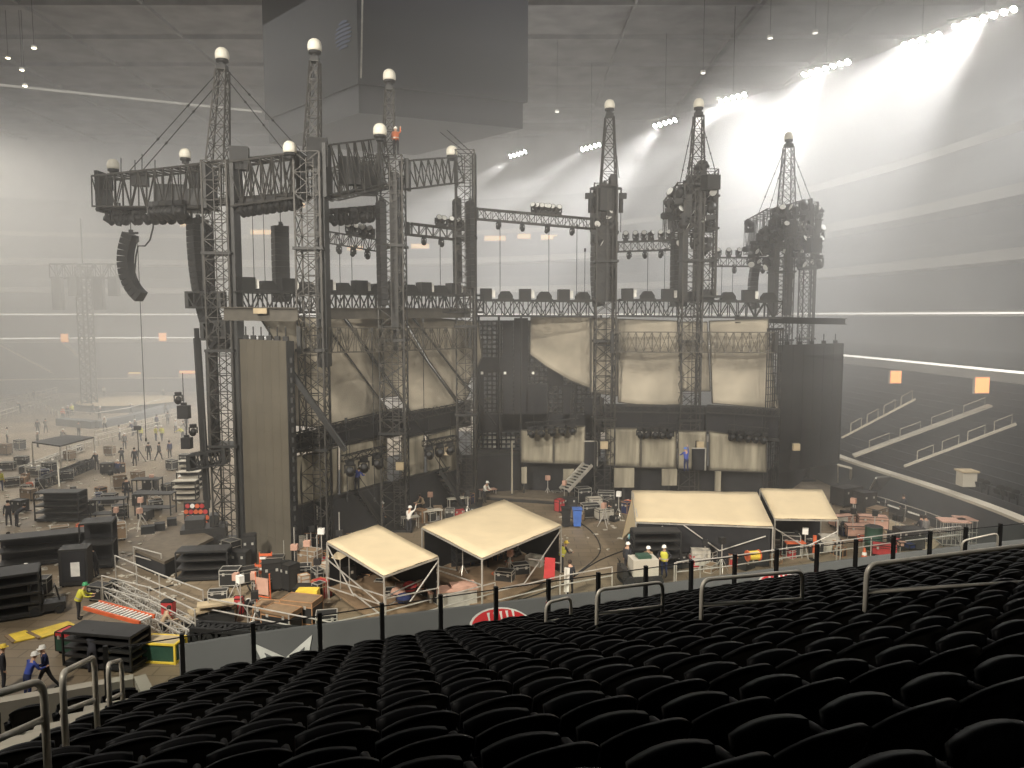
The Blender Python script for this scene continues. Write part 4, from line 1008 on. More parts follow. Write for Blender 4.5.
# lit platform between fourth tower and back grid with pale gear
for k, (px, py, wd, h, m) in enumerate(((477, 441, .9, 1.3, 'white'), (491, 442, 1.1, 1.2, 'whitecloth'), (502, 443, .6, .9, 'white'), (511, 442, .8, 1.0, 'alu'))):
    p = P(px, py+5, 61); p.z = 3.42; crate('pale_flight_case', nth(k+1)+' pale flight case in the lit gap below the dark back grid', p, (wd, .6, h), m)
# ================================================================ people
def body_mesh(name, pose):
    """one continuous skinned figure, feet at the origin, facing +y; slots: skin, shirt, trousers, shoes"""
    J = pose
    vs, ed, rad, part = [], [], [], []
    def chain(pts, rs, lab, root=None):
        prev = root
        for p, r in zip(pts, rs):
            vs.append(V(p)); rad.append(r); part.append(lab); i = len(vs)-1
            if prev is not None: ed.append((prev, i))
            prev = i
        return prev
    pel = chain([J['pelvis']], [.145], 2)
    chest = chain([J['waist'], J['chest']], [.135, .165], 1, pel)
    nk = chain([J['neck']], [.06], 0, chest)
    hd = V(J['head']); fw = V(J.get('look', (0, 1, 0)))
    chain([hd-V((0, 0, .05)), hd+V((0, 0, .06)), hd+V((0, 0, .10))], [.078, .092, .07], 0, nk)
    for s in ('l', 'r'):
        w = chain([J['sh'+s], J['el'+s], J['wr'+s]], [.07, .05, .037], 1, chest)
        wr, el = V(J['wr'+s]), V(J['el'+s]); d = (wr-el).normalized(); a = d.cross(V((0, 0, 1)) if abs(d.z) < .9 else V((0, 1, 0))).normalized()
        palm = chain([wr+d*.07], [.034], 0, w)
        for k in range(4):
            o = (k-1.5)*.021; ln = (.062, .075, .07, .052)[k]; b = wr+d*.09+a*o; c = a.cross(d)*.02
            chain([b, b+d*ln*.55+c*.5, b+d*ln+c*1.3], [.011, .010, .008], 0, palm)
        sg = 1 if s == 'l' else -1
        chain([wr+d*.055+a*sg*.035, wr+d*.085+a*sg*.06], [.012, .009], 0, palm)
    for s in ('l', 'r'):
        k = chain([J['hip'+s], J['kn'+s]], [.10, .068], 2, pel)
        k = chain([J['an'+s]], [.048], 2, k)
        an = V(J['an'+s]); t = V(J.get('toe'+s, (0, .17, -.045)))
        chain([an+V((0, .02, -.045)), an+t], [.045, .035], 3, k)
    me = bpy.data.meshes.new(name); me.from_pydata(vs, ed, [])
    ob = bpy.data.objects.new(name, me); C.objects.link(ob)
    md = ob.modifiers.new('s', 'SKIN'); md.use_smooth_shade = True
    for v, r in zip(me.skin_vertices[0].data, rad): v.radius = (r, r)
    me.skin_vertices[0].data[0].use_root = True
    sb = ob.modifiers.new('sub', 'SUBSURF'); sb.levels = 1; sb.render_levels = 1
    dg = bpy.context.evaluated_depsgraph_get(); ev = ob.evaluated_get(dg); m2 = bpy.data.meshes.new_from_object(ev)
    bpy.data.objects.remove(ob); m2.name = name
    for k in ('skin', 'greycloth', 'fabric', 'rubber'): m2.materials.append(M[k])
    seg = [(vs[a], vs[b], part[b]) for a, b in ed]
    for f in m2.polygons:
        c = f.center; best = (9, 0)
        for a, b, lab in seg:
            ab = b-a; t = max(0, min(1, (c-a).dot(ab)/max(1e-9, ab.length_squared))); dd = (a+ab*t-c).length
            if dd < best[0]: best = (dd, lab)
        f.material_index = best[1]; f.use_smooth = True
    return m2
def pose(bend=0.0, arms='down', legs='stand', sit=False, crouch=False):
    hz = .92
    if sit: hz = .50
    if crouch: hz = .42
    p = {}; pel = V((0, 0, hz)); ca, sa = math.cos(bend), math.sin(bend)
    def up(x, z, y=0): return pel+V((x, sa*z+y*ca, ca*z-y*sa))
    p['pelvis'] = pel; p['waist'] = up(0, .16); p['chest'] = up(0, .40); p['neck'] = up(0, .56, .01); p['head'] = pel+V((0, sa*.62+.05, ca*.62+.06))
    for s, sg in (('l', -1), ('r', 1)):
        p['sh'+s] = up(sg*.19, .47)
        mode = arms if isinstance(arms, str) else arms[0 if s == 'l' else 1]
        if mode == 'down': p['el'+s] = p['sh'+s]+V((sg*.06, -.02, -.29)); p['wr'+s] = p['el'+s]+V((sg*.01, .07, -.25))
        elif mode == 'fwd': p['el'+s] = p['sh'+s]+V((sg*.05, .12, -.26)); p['wr'+s] = p['el'+s]+V((-sg*.04, .24, -.02))
        elif mode == 'up': p['el'+s] = p['sh'+s]+V((sg*.12, .18, .12)); p['wr'+s] = p['el'+s]+V((0, .1, .24))
        elif mode == 'hip': p['el'+s] = p['sh'+s]+V((sg*.2, -.05, -.2)); p['wr'+s] = p['el'+s]+V((-sg*.14, .12, -.16))
        elif mode == 'reach': p['el'+s] = p['sh'+s]+V((sg*.03, .22, -.16)); p['wr'+s] = p['el'+s]+V((0, .24, -.08))
        p['hip'+s] = pel+V((sg*.095, 0, -.06))
        if sit: p['kn'+s] = V((sg*.12, .42, .50)); p['an'+s] = V((sg*.12, .44, .09))
        elif crouch: p['kn'+s] = V((sg*.14, .34, .48)); p['an'+s] = V((sg*.12, -.02, .09))
        elif legs == 'walk': p['kn'+s] = V((sg*.1, sg*.17+.03, .49)); p['an'+s] = V((sg*.1, sg*.32-.06, .09))
        else: p['kn'+s] = V((sg*.12, .02, .49)); p['an'+s] = V((sg*.13, -.02, .09))
    return p
POSES = {'stand': pose(), 'work': pose(.45, 'fwd'), 'walk': pose(.06, ('fwd', 'down'), 'walk'), 'hips': pose(0, ('hip', 'hip')), 'reach': pose(.2, ('reach', 'up')),
         'bend': pose(.95, 'reach'), 'sit': pose(.1, 'fwd', sit=True), 'crouch': pose(.5, 'fwd', crouch=True)}
BODY = {k: body_mesh('person_body', v) for k, v in POSES.items()}
HATC = {}
def hat_meshes(kind, m):
    key = (kind, m)
    if key in HATC: return HATC[key]
    mb = MB(); n = 12
    if kind == 'hard_hat':
        mb.lathe((0, 0, .045), [(.135, 0), (.135, .012), (.118, .02), (.115, .06), (.09, .11), (.04, .135)], n); mb.box((0, .14, .05), (.16, .07, .012)); mb.box((0, 0, .165), (.03, .18, .03))
    else:
        mb.lathe((0, -.012, .0), [(.085, -.02), (.102, .03), (.104, .08), (.085, .13), (.04, .155)], n)
    HATC[key] = mb; return mb
FACE = {}
def person(label, p, rz, pz='stand', top='greycloth', legs='fabric', hat='white', vest=None, hair=True, group=None, s=1.0, shoes='rubber'):
    t = thing('person', label, 'person', p, rz, group); t.scale = (s, s, s)
    me = BODY[pz]; o = bpy.data.objects.new('body', me); C.objects.link(o); o.parent = t
    for i, m in enumerate(('skin', top, legs, shoes)): o.material_slots[i].link = 'OBJECT'; o.material_slots[i].material = M[m]
    J = POSES[pz]; h = V(J['head'])
    def kid(nm, mb, m, off=V((0, 0, 0))):
        q = MB(); q.v = [v+off for v in mb.v]; q.f = mb.f; q.mi = mb.mi; return L(q, nm, m, t, True)
    if hat: kid('hard_hat', hat_meshes('hard_hat', hat), hat, h)
    else: kid('hair', hat_meshes('hair', 'hair'), 'hair', h)
    if vest:
        ax = (V(J['chest'])-V(J['pelvis'])).normalized(); R = ax.to_track_quat('Z', 'Y').to_matrix()
        mb = MB(); n = 14; vs = []; fs = []
        for z, rx, ry in ((-.02, .205, .165), (.18, .195, .165), (.34, .225, .185), (.45, .205, .165), (.50, .12, .11)):
            vs += [V(J['pelvis'])+R @ V((rx*math.cos(2*PI*k/n), ry*math.sin(2*PI*k/n), z)) for k in range(n)]
        for i in range(4): fs += [(i*n+k, i*n+(k+1) % n, (i+1)*n+(k+1) % n, (i+1)*n+k) for k in range(n)]
        mb.add(vs, fs); vo = L(mb, 'vest', vest, t, True)
        b = MB(); vs = []; fs = []
        for z, rx, ry in ((.08, .208, .172), (.13, .206, .172)):
            vs += [V(J['pelvis'])+R @ V((rx*math.cos(2*PI*k/n), ry*math.sin(2*PI*k/n), z)) for k in range(n)]
        fs += [(k, (k+1) % n, n+(k+1) % n, n+k) for k in range(n)]; b.add(vs, fs); L(b, 'reflective_band', 'alu', vo)
    return t

# ================================================================ backstage things
def wheels(t, pts, r=.07):
    for p in pts: L(MB().tube(V(p)+V((-.03, 0, r)), V(p)+V((.03, 0, r)), r, 10).box(V(p)+V((0, 0, r*1.9)), (.08, .08, .05)), 'caster', 'rubber', t)
def road_case(label, p, size, m='case', tm='trim', rz=0.0, group=None, lid=None, cast=True, name='road_case'):
    x, y, z = size; t = thing(name, label, 'road case', p, rz, group); z0 = .14 if cast else 0.0
    L(MB().box((0, 0, z0+(z-z0)*.38), (x, y, (z-z0)*.76)), 'body', m, t); L(MB().box((0, 0, z0+(z-z0)*.885), (x, y, (z-z0)*.22)), 'lid', lid or m, t)
    e = MB(); b = .035
    for sx in (-1, 1):
        for sy in (-1, 1): e.box((sx*x/2, sy*y/2, (z+z0)/2), (b, b, z-z0))
    for zz in (z0+.01, z0+(z-z0)*.76, z):
        for sy in (-1, 1): e.box((0, sy*y/2, zz), (x, b, b))
        for sx in (-1, 1): e.box((sx*x/2, 0, zz), (b, y, b))
    L(e, 'edge_trim', tm, t)
    for sx in (-.28, .28): L(MB().box((sx*x, -y/2-.015, z0+(z-z0)*.74), (.12, .03, .14)), 'latch', 'alu', t)
    if cast: wheels(t, [(sx*(x/2-.12), sy*(y/2-.12), 0) for sx in (-1, 1) for sy in (-1, 1)])
    return t
def guard_rail(label, pts, h=1.1, m='galv', mid=True, toe=False, n=None, name='guard_rail', r=.034):
    pts = [V(p) for p in pts]; t = thing(name, label, 'railing', pts[0])
    for a, b in zip(pts, pts[1:]):
        MB().tube(a+V((0, 0, h)), b+V((0, 0, h)), r, 8).build('top_rail', m, t)
        if mid: MB().tube(a+V((0, 0, h*.55)), b+V((0, 0, h*.55)), r, 8).build('middle_rail', m, t)
        if toe: MB().bar(a+V((0, 0, .08)), b+V((0, 0, .08)), .03, .14).build('toe_board', m, t)
    for a, b in zip(pts, pts[1:]):
        k = max(1, int((b-a).length/2.2))
        for i in range(k): q = a.lerp(b, i/k); MB().tube(q, q+V((0, 0, h)), r, 8).build('post', m, t)
    MB().tube(pts[-1], pts[-1]+V((0, 0, h)), r, 8).build('post', m, t)
    return t
def canopy(label, roof, zf, m='tent', sidewall=(), braces=(), deck=True, name='canopy_tent', rails=True, joists=True):
    """roof: four world corners, near first; zf: level the legs stand on"""
    r = [V(p) for p in roof]; t = thing(name, label, 'canopy', sum(r, V((0, 0, 0)))/4-V((0, 0, 2.4)))
    n = 8; vs, fs = [], []
    for j in range(n+1):
        for i in range(n+1):
            a = r[0].lerp(r[1], i/n); b = r[3].lerp(r[2], i/n); q = a.lerp(b, j/n)
            q.z -= .03*math.sin(PI*i/n)*math.sin(PI*j/n)+.015*math.sin(i*2.1+j); vs.append(q)
    mb = MB(); m1 = (n+1)**2; mb.v = [v.copy() for v in vs]+[v-V((0, 0, .04)) for v in vs]
    for off in (0, m1):
        for j in range(n):
            for i in range(n): b = off+j*(n+1)+i; mb.f.append((b, b+1, b+n+2, b+n+1))
    ring = list(range(n+1))+[j*(n+1)+n for j in range(1, n+1)]+[n*(n+1)+i for i in range(n-1, -1, -1)]+[j*(n+1) for j in range(n-1, 0, -1)]
    mb.f += [(a, b, b+m1, a+m1) for a, b in zip(ring, ring[1:]+ring[:1])]; mb.mi = [0]*len(mb.f)
    mb.build('roof_sheet', m, t, smooth=True)
    fr = MB()
    for a, b in zip(r, r[1:]+r[:1]): fr.bar(a-V((0, 0, .1)), b-V((0, 0, .1)), .07)
    for k in range(1, 4): fr.bar(r[0].lerp(r[1], k/4)-V((0, 0, .13)), r[3].lerp(r[2], k/4)-V((0, 0, .13)), .05)
    fr.build('roof_frame', 'galv', t)
    for k in range(4): MB().tube(V((r[k].x, r[k].y, zf)), r[k]-V((0, 0, .1)), .045, 8).build('leg', 'galv', t)
    for a, b in braces:
        (i, ha), (j, hb) = a, b
        lerpq = lambda i, h: (r[int(i)].lerp(r[(int(i)+1) % 4], i-int(i))).xy.to_3d()+V((0, 0, zf+h*(r[int(i)].z-zf)))
        MB().tube(lerpq(i, ha), lerpq(j, hb), .035, 8).build('brace', 'galv', t)
    for i in sidewall:
        a, b = r[i], r[(i+1) % 4]; c = (r[0]+r[2])/2; a2, b2 = a.lerp(c, .03), b.lerp(c, .03)
        MB().prism([V((a2.x, a2.y, zf+.05)), V((b2.x, b2.y, zf+.05)), b2-V((0, 0, .16)), a2-V((0, 0, .16))], (0, .03, 0)).build('side_curtain', 'blackcloth', t)
    if deck:
        c = (r[0]+r[2])/2; q = [V((p.x, p.y, 0)).lerp(V((c.x, c.y, 0)), .01) for p in r]
        MB().prism([p+V((0, 0, zf-.1)) for p in q], (0, 0, .09)).build('deck', 'brown', t)
        for p in q: MB().box(V((p.x, p.y, (zf-.1)/2)), (.09, .09, max(.05, zf-.1))).build('deck_leg', 'galv', t)
    return t
zr = 2.9
tA = canopy('pale canvas roof on scaffold legs nearest the grey screen wall', [G(384, 575, zr), G(438, 556, zr), G(378, 524.5, zr), G(327, 541, zr)], .55, sidewall=(1, 2),
            braces=(((0.0, .12), (.5, .02)), ((1, .9), (.45, .3)), ((3, .9), (3.5, .2)), ((4-.001, .2), (3.5, .25)), ((0, .55), (1, .35)), ((3, .6), (4-.001, .4))))
tB = canopy('larger pale canvas roof on scaffold legs in the middle of the backstage', [G(482, 557.5, zr), G(561, 525, zr), G(504, 499.5, zr), G(422, 526.5, zr)], .3, sidewall=(1, 2),
            braces=(((1, .9), (.5, .15)), ((.02, .35), (.5, .15)), ((3, .2), (4-.001, .5)), ((3.02, .25), (3.6, .5)), ((.55, .6), (1, .2))))
zc0, zc1 = 2.4, 3.3
tC = canopy('long pale sloping canvas canopy behind the cargo cart', [G(636, 521, zc0), G(773, 526, zc0), G(757, 492, zc1), G(632, 490, zc1)], .05, sidewall=(0, 2), deck=False,
            braces=(((.35, .95), (.62, .35)), ((.95, .75), (.62, .35)), ((0, .1), (.2, .9))))
tD = canopy('shorter pale canvas canopy next to the long sloping one', [G(775, 518, 2.45), G(838, 519, 2.45), G(822, 489.5, 3.3), G(760, 488, 3.3)], .05, sidewall=(2, 3), deck=False,
            braces=(((0, .75), (.45, .35)), ((1, .7), (.55, .35))))
t = thing('side_flap', 'pale canvas flap hanging off the open end of the long sloping canopy', 'canvas flap', G(628, 535)); a = G(633, 493, 3.2); b = G(638, 522, 2.35)
MB().prism([a, b, G(632, 537, .1), G(622, 538, .1)], (.05, 0, 0)).build('cloth', 'tent', t); MB().bar(a, b, .06).build('edge_pole', 'galv', t)
# small pale roof flap behind the first canopy
t = thing('small_awning', 'small pale awning on poles tucked behind the first canvas roof', 'awning', G(333, 562)); q = [G(326, 557, 2.0), G(340, 560, 2.0), G(349, 555, 2.2), G(336, 552, 2.2)]
MB().prism(q, (0, 0, .04)).build('cloth', 'tent', t)
for p in q: MB().tube(V((p.x, p.y, 0)), p, .03, 6).build('pole', 'galv', t)

# scaffold guard rails
guard_rail('long guard rail along the near edge of the backstage deck', [G(209, 622, .2), G(333, 648, .2), G(386, 636, .2), G(495, 605, .2)], 1.1)
guard_rail('guard rail in front of the larger canvas roof', [G(497, 612, .2), G(560, 596, .2), G(612, 586, .2)], 1.0)
guard_rail('guard rail around the first canvas roof deck', [G(328, 598, .4), G(386, 618, .4), G(438, 592, .4)], 1.0)
guard_rail('guard rail before the long sloping canopy', [G(676, 584, .2), G(720, 579, .2), G(778, 570, .2), G(840, 561, .2), G(900, 552, .2), G(960, 545, .2)], 1.15)
guard_rail('short low guard rail beside the worker in the yellow vest', [G(674, 588, .1), G(700, 582, .1)], 1.3, mid=False)
guard_rail('slanting guard rail of the silver ramp', [G(103, 602, .3), G(150, 615, .3), G(196, 640, .3)], 1.3)
guard_rail('guard rail on the far side of the silver ramp', [G(116, 578, .3), G(160, 598, .3), G(204, 616, .3)], 1.2)
guard_rail('low guard rail at the edge of the brown side stage', [G(134, 566, .1), G(162, 574, .1)], 1.1)
# big silver ramp trusses lying behind the ladder cart
for k, (a, b) in enumerate((((108, 594), (190, 640)), ((114, 585), (196, 628)))):
    p, q = G(*a, .35), G(*b, .35); truss_thing(nth(k+1)+' silver truss lying on the floor behind the orange ladder', p, q, .4, .45, 12, m='galv', rc=.03, rl=.018)
t = thing('red_crate_tub', 'red plastic tub standing on the silver ramp', 'tub', G(169, 618, .3)); L(MB().box((0, 0, .4), (.5, .4, .8)), 'body', 'red', t); L(MB().box((0, 0, .81), (.54, .44, .05)), 'rim', 'rubber', t)
# aluminium steps
t = thing('stepped_ramp', 'stacked pale stepped ramp units by the guard rail corner', 'steps', G(198, 628))
for i in range(4):
    p, q = G(176+i*7, 628-i*7.5, .2+i*.28), G(207+i*9, 610-i*3, .2+i*.28); MB().bar(p, q, .62, .10).build('tread', 'wood', t); MB().bar(V((p.x, p.y, .1)), V((q.x, q.y, .1)), .5, .2+i*.25).build('riser_frame', 'dark', t)
# ladder lying on a low cart
p, q = G(84, 608, 1.35), G(140, 623, 1.2); d = (q-p).normalized(); s = V((-d.y, d.x, 0))
t = thing('orange_ladder', 'long orange ladder with white rungs lying on the black rack', 'ladder', p)
for k in (0, 1): MB().bar(p+s*k*.75, q+s*k*.75, .09, .16).build('side_rail', 'orange', t)
for i in range(15): o = p.lerp(q, (i+.5)/15); MB().bar(o+V((0, 0, .03)), o+s*.75+V((0, 0, .03)), .08, .06).build('rung', 'white', t)
# black pallet racks (carts with shelves)
def rack(label, p, size, shelves=4, rz=0.0, m='case', fill=(), name='equipment_rack'):
    x, y, z = size; t = thing(name, label, 'rack', p, rz); f = MB()
    for sx in (-1, 1):
        for sy in (-1, 1): f.box((sx*x/2, sy*y/2, z/2+.1), (.07, .07, z))
    for zz in (.12, z+.08):
        for sy in (-1, 1): f.box((0, sy*y/2, zz), (x, .06, .06))
        for sx in (-1, 1): f.box((sx*x/2, 0, zz), (.06, y, .06))
    L(f, 'frame', 'dark', t)
    for k in range(shelves): L(MB().box((0, 0, .2+k*(z-.1)/max(1, shelves-1)), (x, y, .09)), 'shelf', m, t)
    L(MB().box((0, y/2-.03, z/2+.1), (x, .04, z*.96)), 'back_panel', 'blackcloth', t)
    wheels(t, [(sx*(x/2-.1), sy*(y/2-.1), 0) for sx in (-1, 1) for sy in (-1, 1)], .09)
    return t
rack('black shelved rack carrying the orange ladder', G(108, 664), (3.0, 1.2, 1.35), 5, -.18)
rack('large black cage of panels near the far barrier corner', G(62, 520), (2.9, 1.2, 1.9), 5, .04)
rack('long black flat cart under a dark sheet near the edge', G(48, 562), (4.6, 1.3, 1.55), 3, .42)
rack('tall black cage cart with two helmeted workers next to it', G(100, 566), (1.6, 1.3, 2.5), 3, .3)
rack('dark rack of truss pins beside the brown side stage', G(205, 578), (2.6, 1.1, 1.5), 4, .12)
rack('black shelf cart at the extreme edge of the floor', G(14, 615), (2.2, 1.6, 2.0), 5, .5)
rack('black shelf cart under the larger canvas roof', G(470, 572), (1.8, .8, 1.6), 4, .4)
rack('grey shelf tower in the mouth of the long sloping canopy', G(655, 567), (2.6, 1.0, 2.0), 5, .05)
t = thing('rack_case', 'black upright case with a white paper sheet on its door', 'road case', G(77, 584)); L(MB().box((0, 0, 1.05), (1.35, 1.0, 1.9)), 'body', 'case', t); L(MB().box((.02, -.515, 1.1), (1.1, .03, 1.6)), 'door', 'blackcloth', t); L(MB().box((.1, -.54, .95), (.42, .01, .75)), 'paper_sheet', 'white', t); wheels(t, [(sx*.55, sy*.38, 0) for sx in (-1, 1) for sy in (-1, 1)], .08); t.rotation_euler.z = .25
road_case('green and red trunk beside the black ladder rack', G(72, 652), (.95, .7, .95), 'greencase', 'dark', -.3, lid='red')
road_case('black trunk on wheels beside the dark scooter cart', G(38, 596), (1.1, .7, .95), rz=.2)
road_case('small black trunk in front of the upright paper case', G(100, 600), (.9, .7, .8), rz=-.3)
# low scooter-like tug
t = thing('motor_tug', 'small black motor tug with raised seat on the floor cover', 'tug', G(48, 612), .5)
L(MB().box((0, 0, .35), (1.5, .8, .35)).box((-.4, 0, .75), (.5, .6, .5)), 'body', 'case', t); L(MB().box((-.45, 0, 1.1), (.55, .6, .16)).box((-.7, 0, 1.35), (.12, .6, .5)), 'seat', 'rubber', t); L(MB().tube((.5, 0, .5), (.35, 0, 1.25), .04).tube((.3, -.3, 1.25), (.3, .3, 1.25), .03), 'steering_bar', 'dark', t)
for sx in (-.5, .5):
    for sy in (-.42, .42): L(MB().tube((sx, sy-.06, .2), (sx, sy+.06, .2), .2, 12), 'wheel', 'rubber', t)
for k, (px, py, w) in enumerate(((156, 514, 2.6), (148, 498, 2.0), (110, 520, 2.2))):
    p = G(px, py); t = thing('steel_frame_table', nth(k+1)+' open steel frame table standing on the hazy floor behind the side stage', 'table', p, .1*k); L(MB().box((0, 0, 1.5), (w, 1.0, .08)), 'top', 'dark', t); L(MB().box((0, 0, .5), (w*.95, .9, .05)), 'lower_shelf', 'dark', t)
    for sx in (-1, 1):
        for sy in (-1, 1): L(MB().box((sx*w*.48, sy*.46, .75), (.07, .07, 1.5)), 'leg', 'case', t)
# yellow mats
for k, (poly) in enumerate(([(28, 633), (68, 622), (79, 627), (40, 639)], [(6, 636), (26, 631), (36, 638), (14, 643)])):
    t = thing('yellow_mat', nth(k+1)+' yellow cable ramp mat lying on the floor', 'mat', G(*poly[0])); q = [G(*p, .02) for p in poly]
    MB().prism(q, (0, 0, .05)).build('mat', 'yellow', t); MB().bar(q[0]+V((0, 0, .04)), q[3]+V((0, 0, .04)), .15, .06).build('bevel_edge', 'brown', t)
# yellow-framed crate
p = G(164, 659); t = thing('yellow_frame_crate', 'dark crate with a bright yellow frame beside the barrier', 'crate', p, -.12); L(MB().box((0, 0, .5), (1.7, .95, .85)), 'body', 'greencase', t)
f = MB()
for sx in (-1, 1):
    for sy in (-1, 1): f.box((sx*.87, sy*.5, .5), (.09, .09, 1.0))
for z in (.06, .96):
    for sy in (-1, 1): f.box((0, sy*.5, z), (1.74, .09, .09))
    for sx in (-1, 1): f.box((sx*.87, 0, z), (.09, 1.0, .09))
t.scale = (.85, .85, .85)
L(f, 'frame', 'yellow', t); L(MB().box((0, 0, .97), (1.6, .9, .05)), 'lid', 'wood', t)
# dark gear crowding the foot of the grey screen wall
for k, (px, py, sx, sz) in enumerate(((232, 566, .8, 1.5), (241, 572, .9, 1.2), (250, 566, .7, 1.8), (247, 583, 1.0, .8), (272, 590, .9, 1.5), (281, 585, .8, 1.2), (276, 574, .9, 1.0), (290, 590, .7, 1.4), (228, 556, .8, 1.0), (262, 594, .7, .7))):
    road_case(nth(k+1)+' black case crowding the foot of the grey screen wall', G(px, py), (sx, .7, sz), 'case', 'dark' if k % 3 else 'trim', RND.uniform(-.6, .6), 'black cases at the foot of the grey screen wall')
for k, (px, py) in enumerate(((300, 535), (303, 548), (318, 552), (322, 566), (295, 572), (340, 560), (352, 572), (308, 580), (318, 588))):
    p = G(px, py); t = thing('cable_stand', nth(k+1)+' slim steel stand in the crowded strip behind the first canvas roof', 'stand', p, 0, 'slim stands behind the first canvas roof')
    L(MB().tube((0, 0, 0), (0, 0, 2.2+.3*(k % 3)), .03), 'pole', 'galv', t); L(MB().box((0, 0, .05), (.5, .5, .06)), 'base', 'dark', t); L(MB().box((0, 0, 1.4+.2*(k % 4)), (.35, .3, .3)), 'clamped_box', ('white', 'pink', 'case')[k % 3], t)
# long black flat truss cases
truss_thing('long black truss lying along the deck edge past the yellow crate', G(196, 634, .5), G(298, 640, .5), .7, .7, 12, m='black', rc=.09, rl=.06)
truss_thing('dark truss piece lying under the near guard rail', G(255, 655, .3), G(330, 656, .3), .45, .45, 9, m='dark', rc=.04, rl=.025)
# brown side stage
platform('brown wooden side stage beside the first tower', [G(136, 566).xy, G(165, 579).xy, G(214, 553).xy, G(178, 535).xy], .95, .15, 'deckgrey', 'blackcloth')
platform('low brown deck in front of the dark stage opening', [G(486, 500).xy, G(560, 505).xy, G(612, 488).xy, G(530, 478).xy], .4, .1, 'deckgrey', 'dark')
for k, (px, py, s) in enumerate(((148, 533, .7), (160, 530, .55), (172, 525, .5))): p = G(px, py, .95); crate('small_monitor', nth(k+1)+' small dark wedge on the brown side stage', p, (s, .5, .45), 'black', .4, 'monitor')
# lamp rack: cluster of white and red round lamps beside the boom base
t = thing('lamp_dolly', 'dolly of round white and red lamps beside the base of the boom arm', 'lamp dolly', G(196, 531)); p0 = t.location
L(MB().box((0, .2, 1.0), (1.6, .12, 1.7)).box((0, .2, .2), (1.7, .9, .14)).box((0, .2, .6), (.2, .1, 1)), 'frame', 'dark', t)
for i in range(5):
    for j in range(4):
        x, z = -.62+i*.31+(j % 2)*.1, .5+j*.38; L(MB().lathe((x, .1, z), [(.08, -.1), (.15, 0), (.15, .05)], 10, Matrix.Rotation(PI/2, 3, 'X')), 'lamp', 'red' if (i+j) % 3 == 0 else ('white' if (i*j) % 2 else 'orange'), t)
wheels(t, [(sx*.7, .2+sy*.35, 0) for sx in (-1, 1) for sy in (-1, 1)], .09)
# left steel boxes at the foot of boom, machine
t = thing('boom_carrier', 'dark wheeled base machine carrying the tall boom arm', 'lift machine', G(205, 545), .3)
L(MB().box((0, 0, .75), (2.6, 1.5, .9)).box((-.5, 0, 1.45), (1.1, 1.2, .6)), 'chassis', 'case', t); L(MB().box((.6, 0, 1.5), (.5, .9, .8)), 'turret', 'dark', t)
for sx in (-.85, .85):
    for sy in (-.75, .75): L(MB().tube((sx, sy-.14, .38), (sx, sy+.14, .38), .38, 14), 'wheel', 'rubber', t)
road_case('silver edged trunk on the floor between side stage and screen wall', G(231, 586), (.95, .75, .95), 'dark', 'alu', .1)
t = thing('notice_board', 'pale pink notice board on an orange stand by the screen wall', 'board', G(263, 612), -.35); L(MB().box((0, 0, 1.25), (.7, .05, .8)), 'board', 'pink', t); L(MB().tube((-.4, .1, 0), (-.4, .03, 1.9), .03).tube((.4, .1, 0), (.4, .03, 1.9), .03).bar((-.4, 0, .75), (.4, 0, .75), .05), 'stand', 'orange', t)
for k, (px, py, z) in enumerate(((266, 574, .9), (262, 581, .6))):
    p = G(px, py); z *= .8; t = thing('orange_barrier', nth(k+1)+' orange and white barrier board next to the screen wall foot', 'barrier', p, .1); L(MB().box((0, 0, z+.35), (.6, .06, .13)).box((0, 0, z), (.6, .06, .13)), 'board', 'orange', t); L(MB().box((0, -.035, z+.18), (.6, .03, .12)), 'white_stripe', 'white', t); L(MB().tube((-.32, 0, 0), (-.32, 0, z+.5), .03).tube((.32, 0, 0), (.32, 0, z+.5), .03), 'leg', 'orange', t)
# orange-trimmed trunks near the corner of the guard rail
for k, (px, py, sz, lab) in enumerate(((282, 630, (1.5, .9, 1.0), 'first orange trimmed trunk behind the guard rail corner'), (302, 622, (1.6, 1.0, 1.15), 'second orange trimmed trunk behind the guard rail corner'), (268, 622, (1.0, .8, .9), 'orange trimmed trunk closest to the pink notice board'))):
    road_case(lab, G(px, py), sz, 'case', 'brass', -.35+.1*k, lid='brown')
road_case('wire fronted silver trunk beside the orange trimmed trunks', G(327, 632), (.9, .7, .9), 'dark', 'alu', .2)
t = thing('yellow_tool_case', 'flat yellow tool case on top of dark boxes near the first canvas roof', 'case', G(308, 597, .75)); L(MB().box((0, 0, .2), (1.0, .6, .36)), 'body', 'yellow', t); L(MB().box((0, -.3, .25), (.3, .04, .06)), 'handle', 'black', t)
crate('dark_box', 'dark box under the yellow tool case', G(308, 600), (1.2, .8, .72), 'case')
# pink-topped bench box
t = thing('pink_top_bench', 'long box with a pale pink top behind the guard rail between the canvas roofs', 'bench box', G(452, 609), .3); L(MB().box((0, 0, .5), (2.3, .7, .95)), 'body', 'alu', t); L(MB().box((0, 0, 1.02), (2.4, .8, .1)), 'top', 'pink', t); L(MB().box((.55, 0, 1.13), (1.2, .8, .12)), 'raised_lid', 'pink', t)
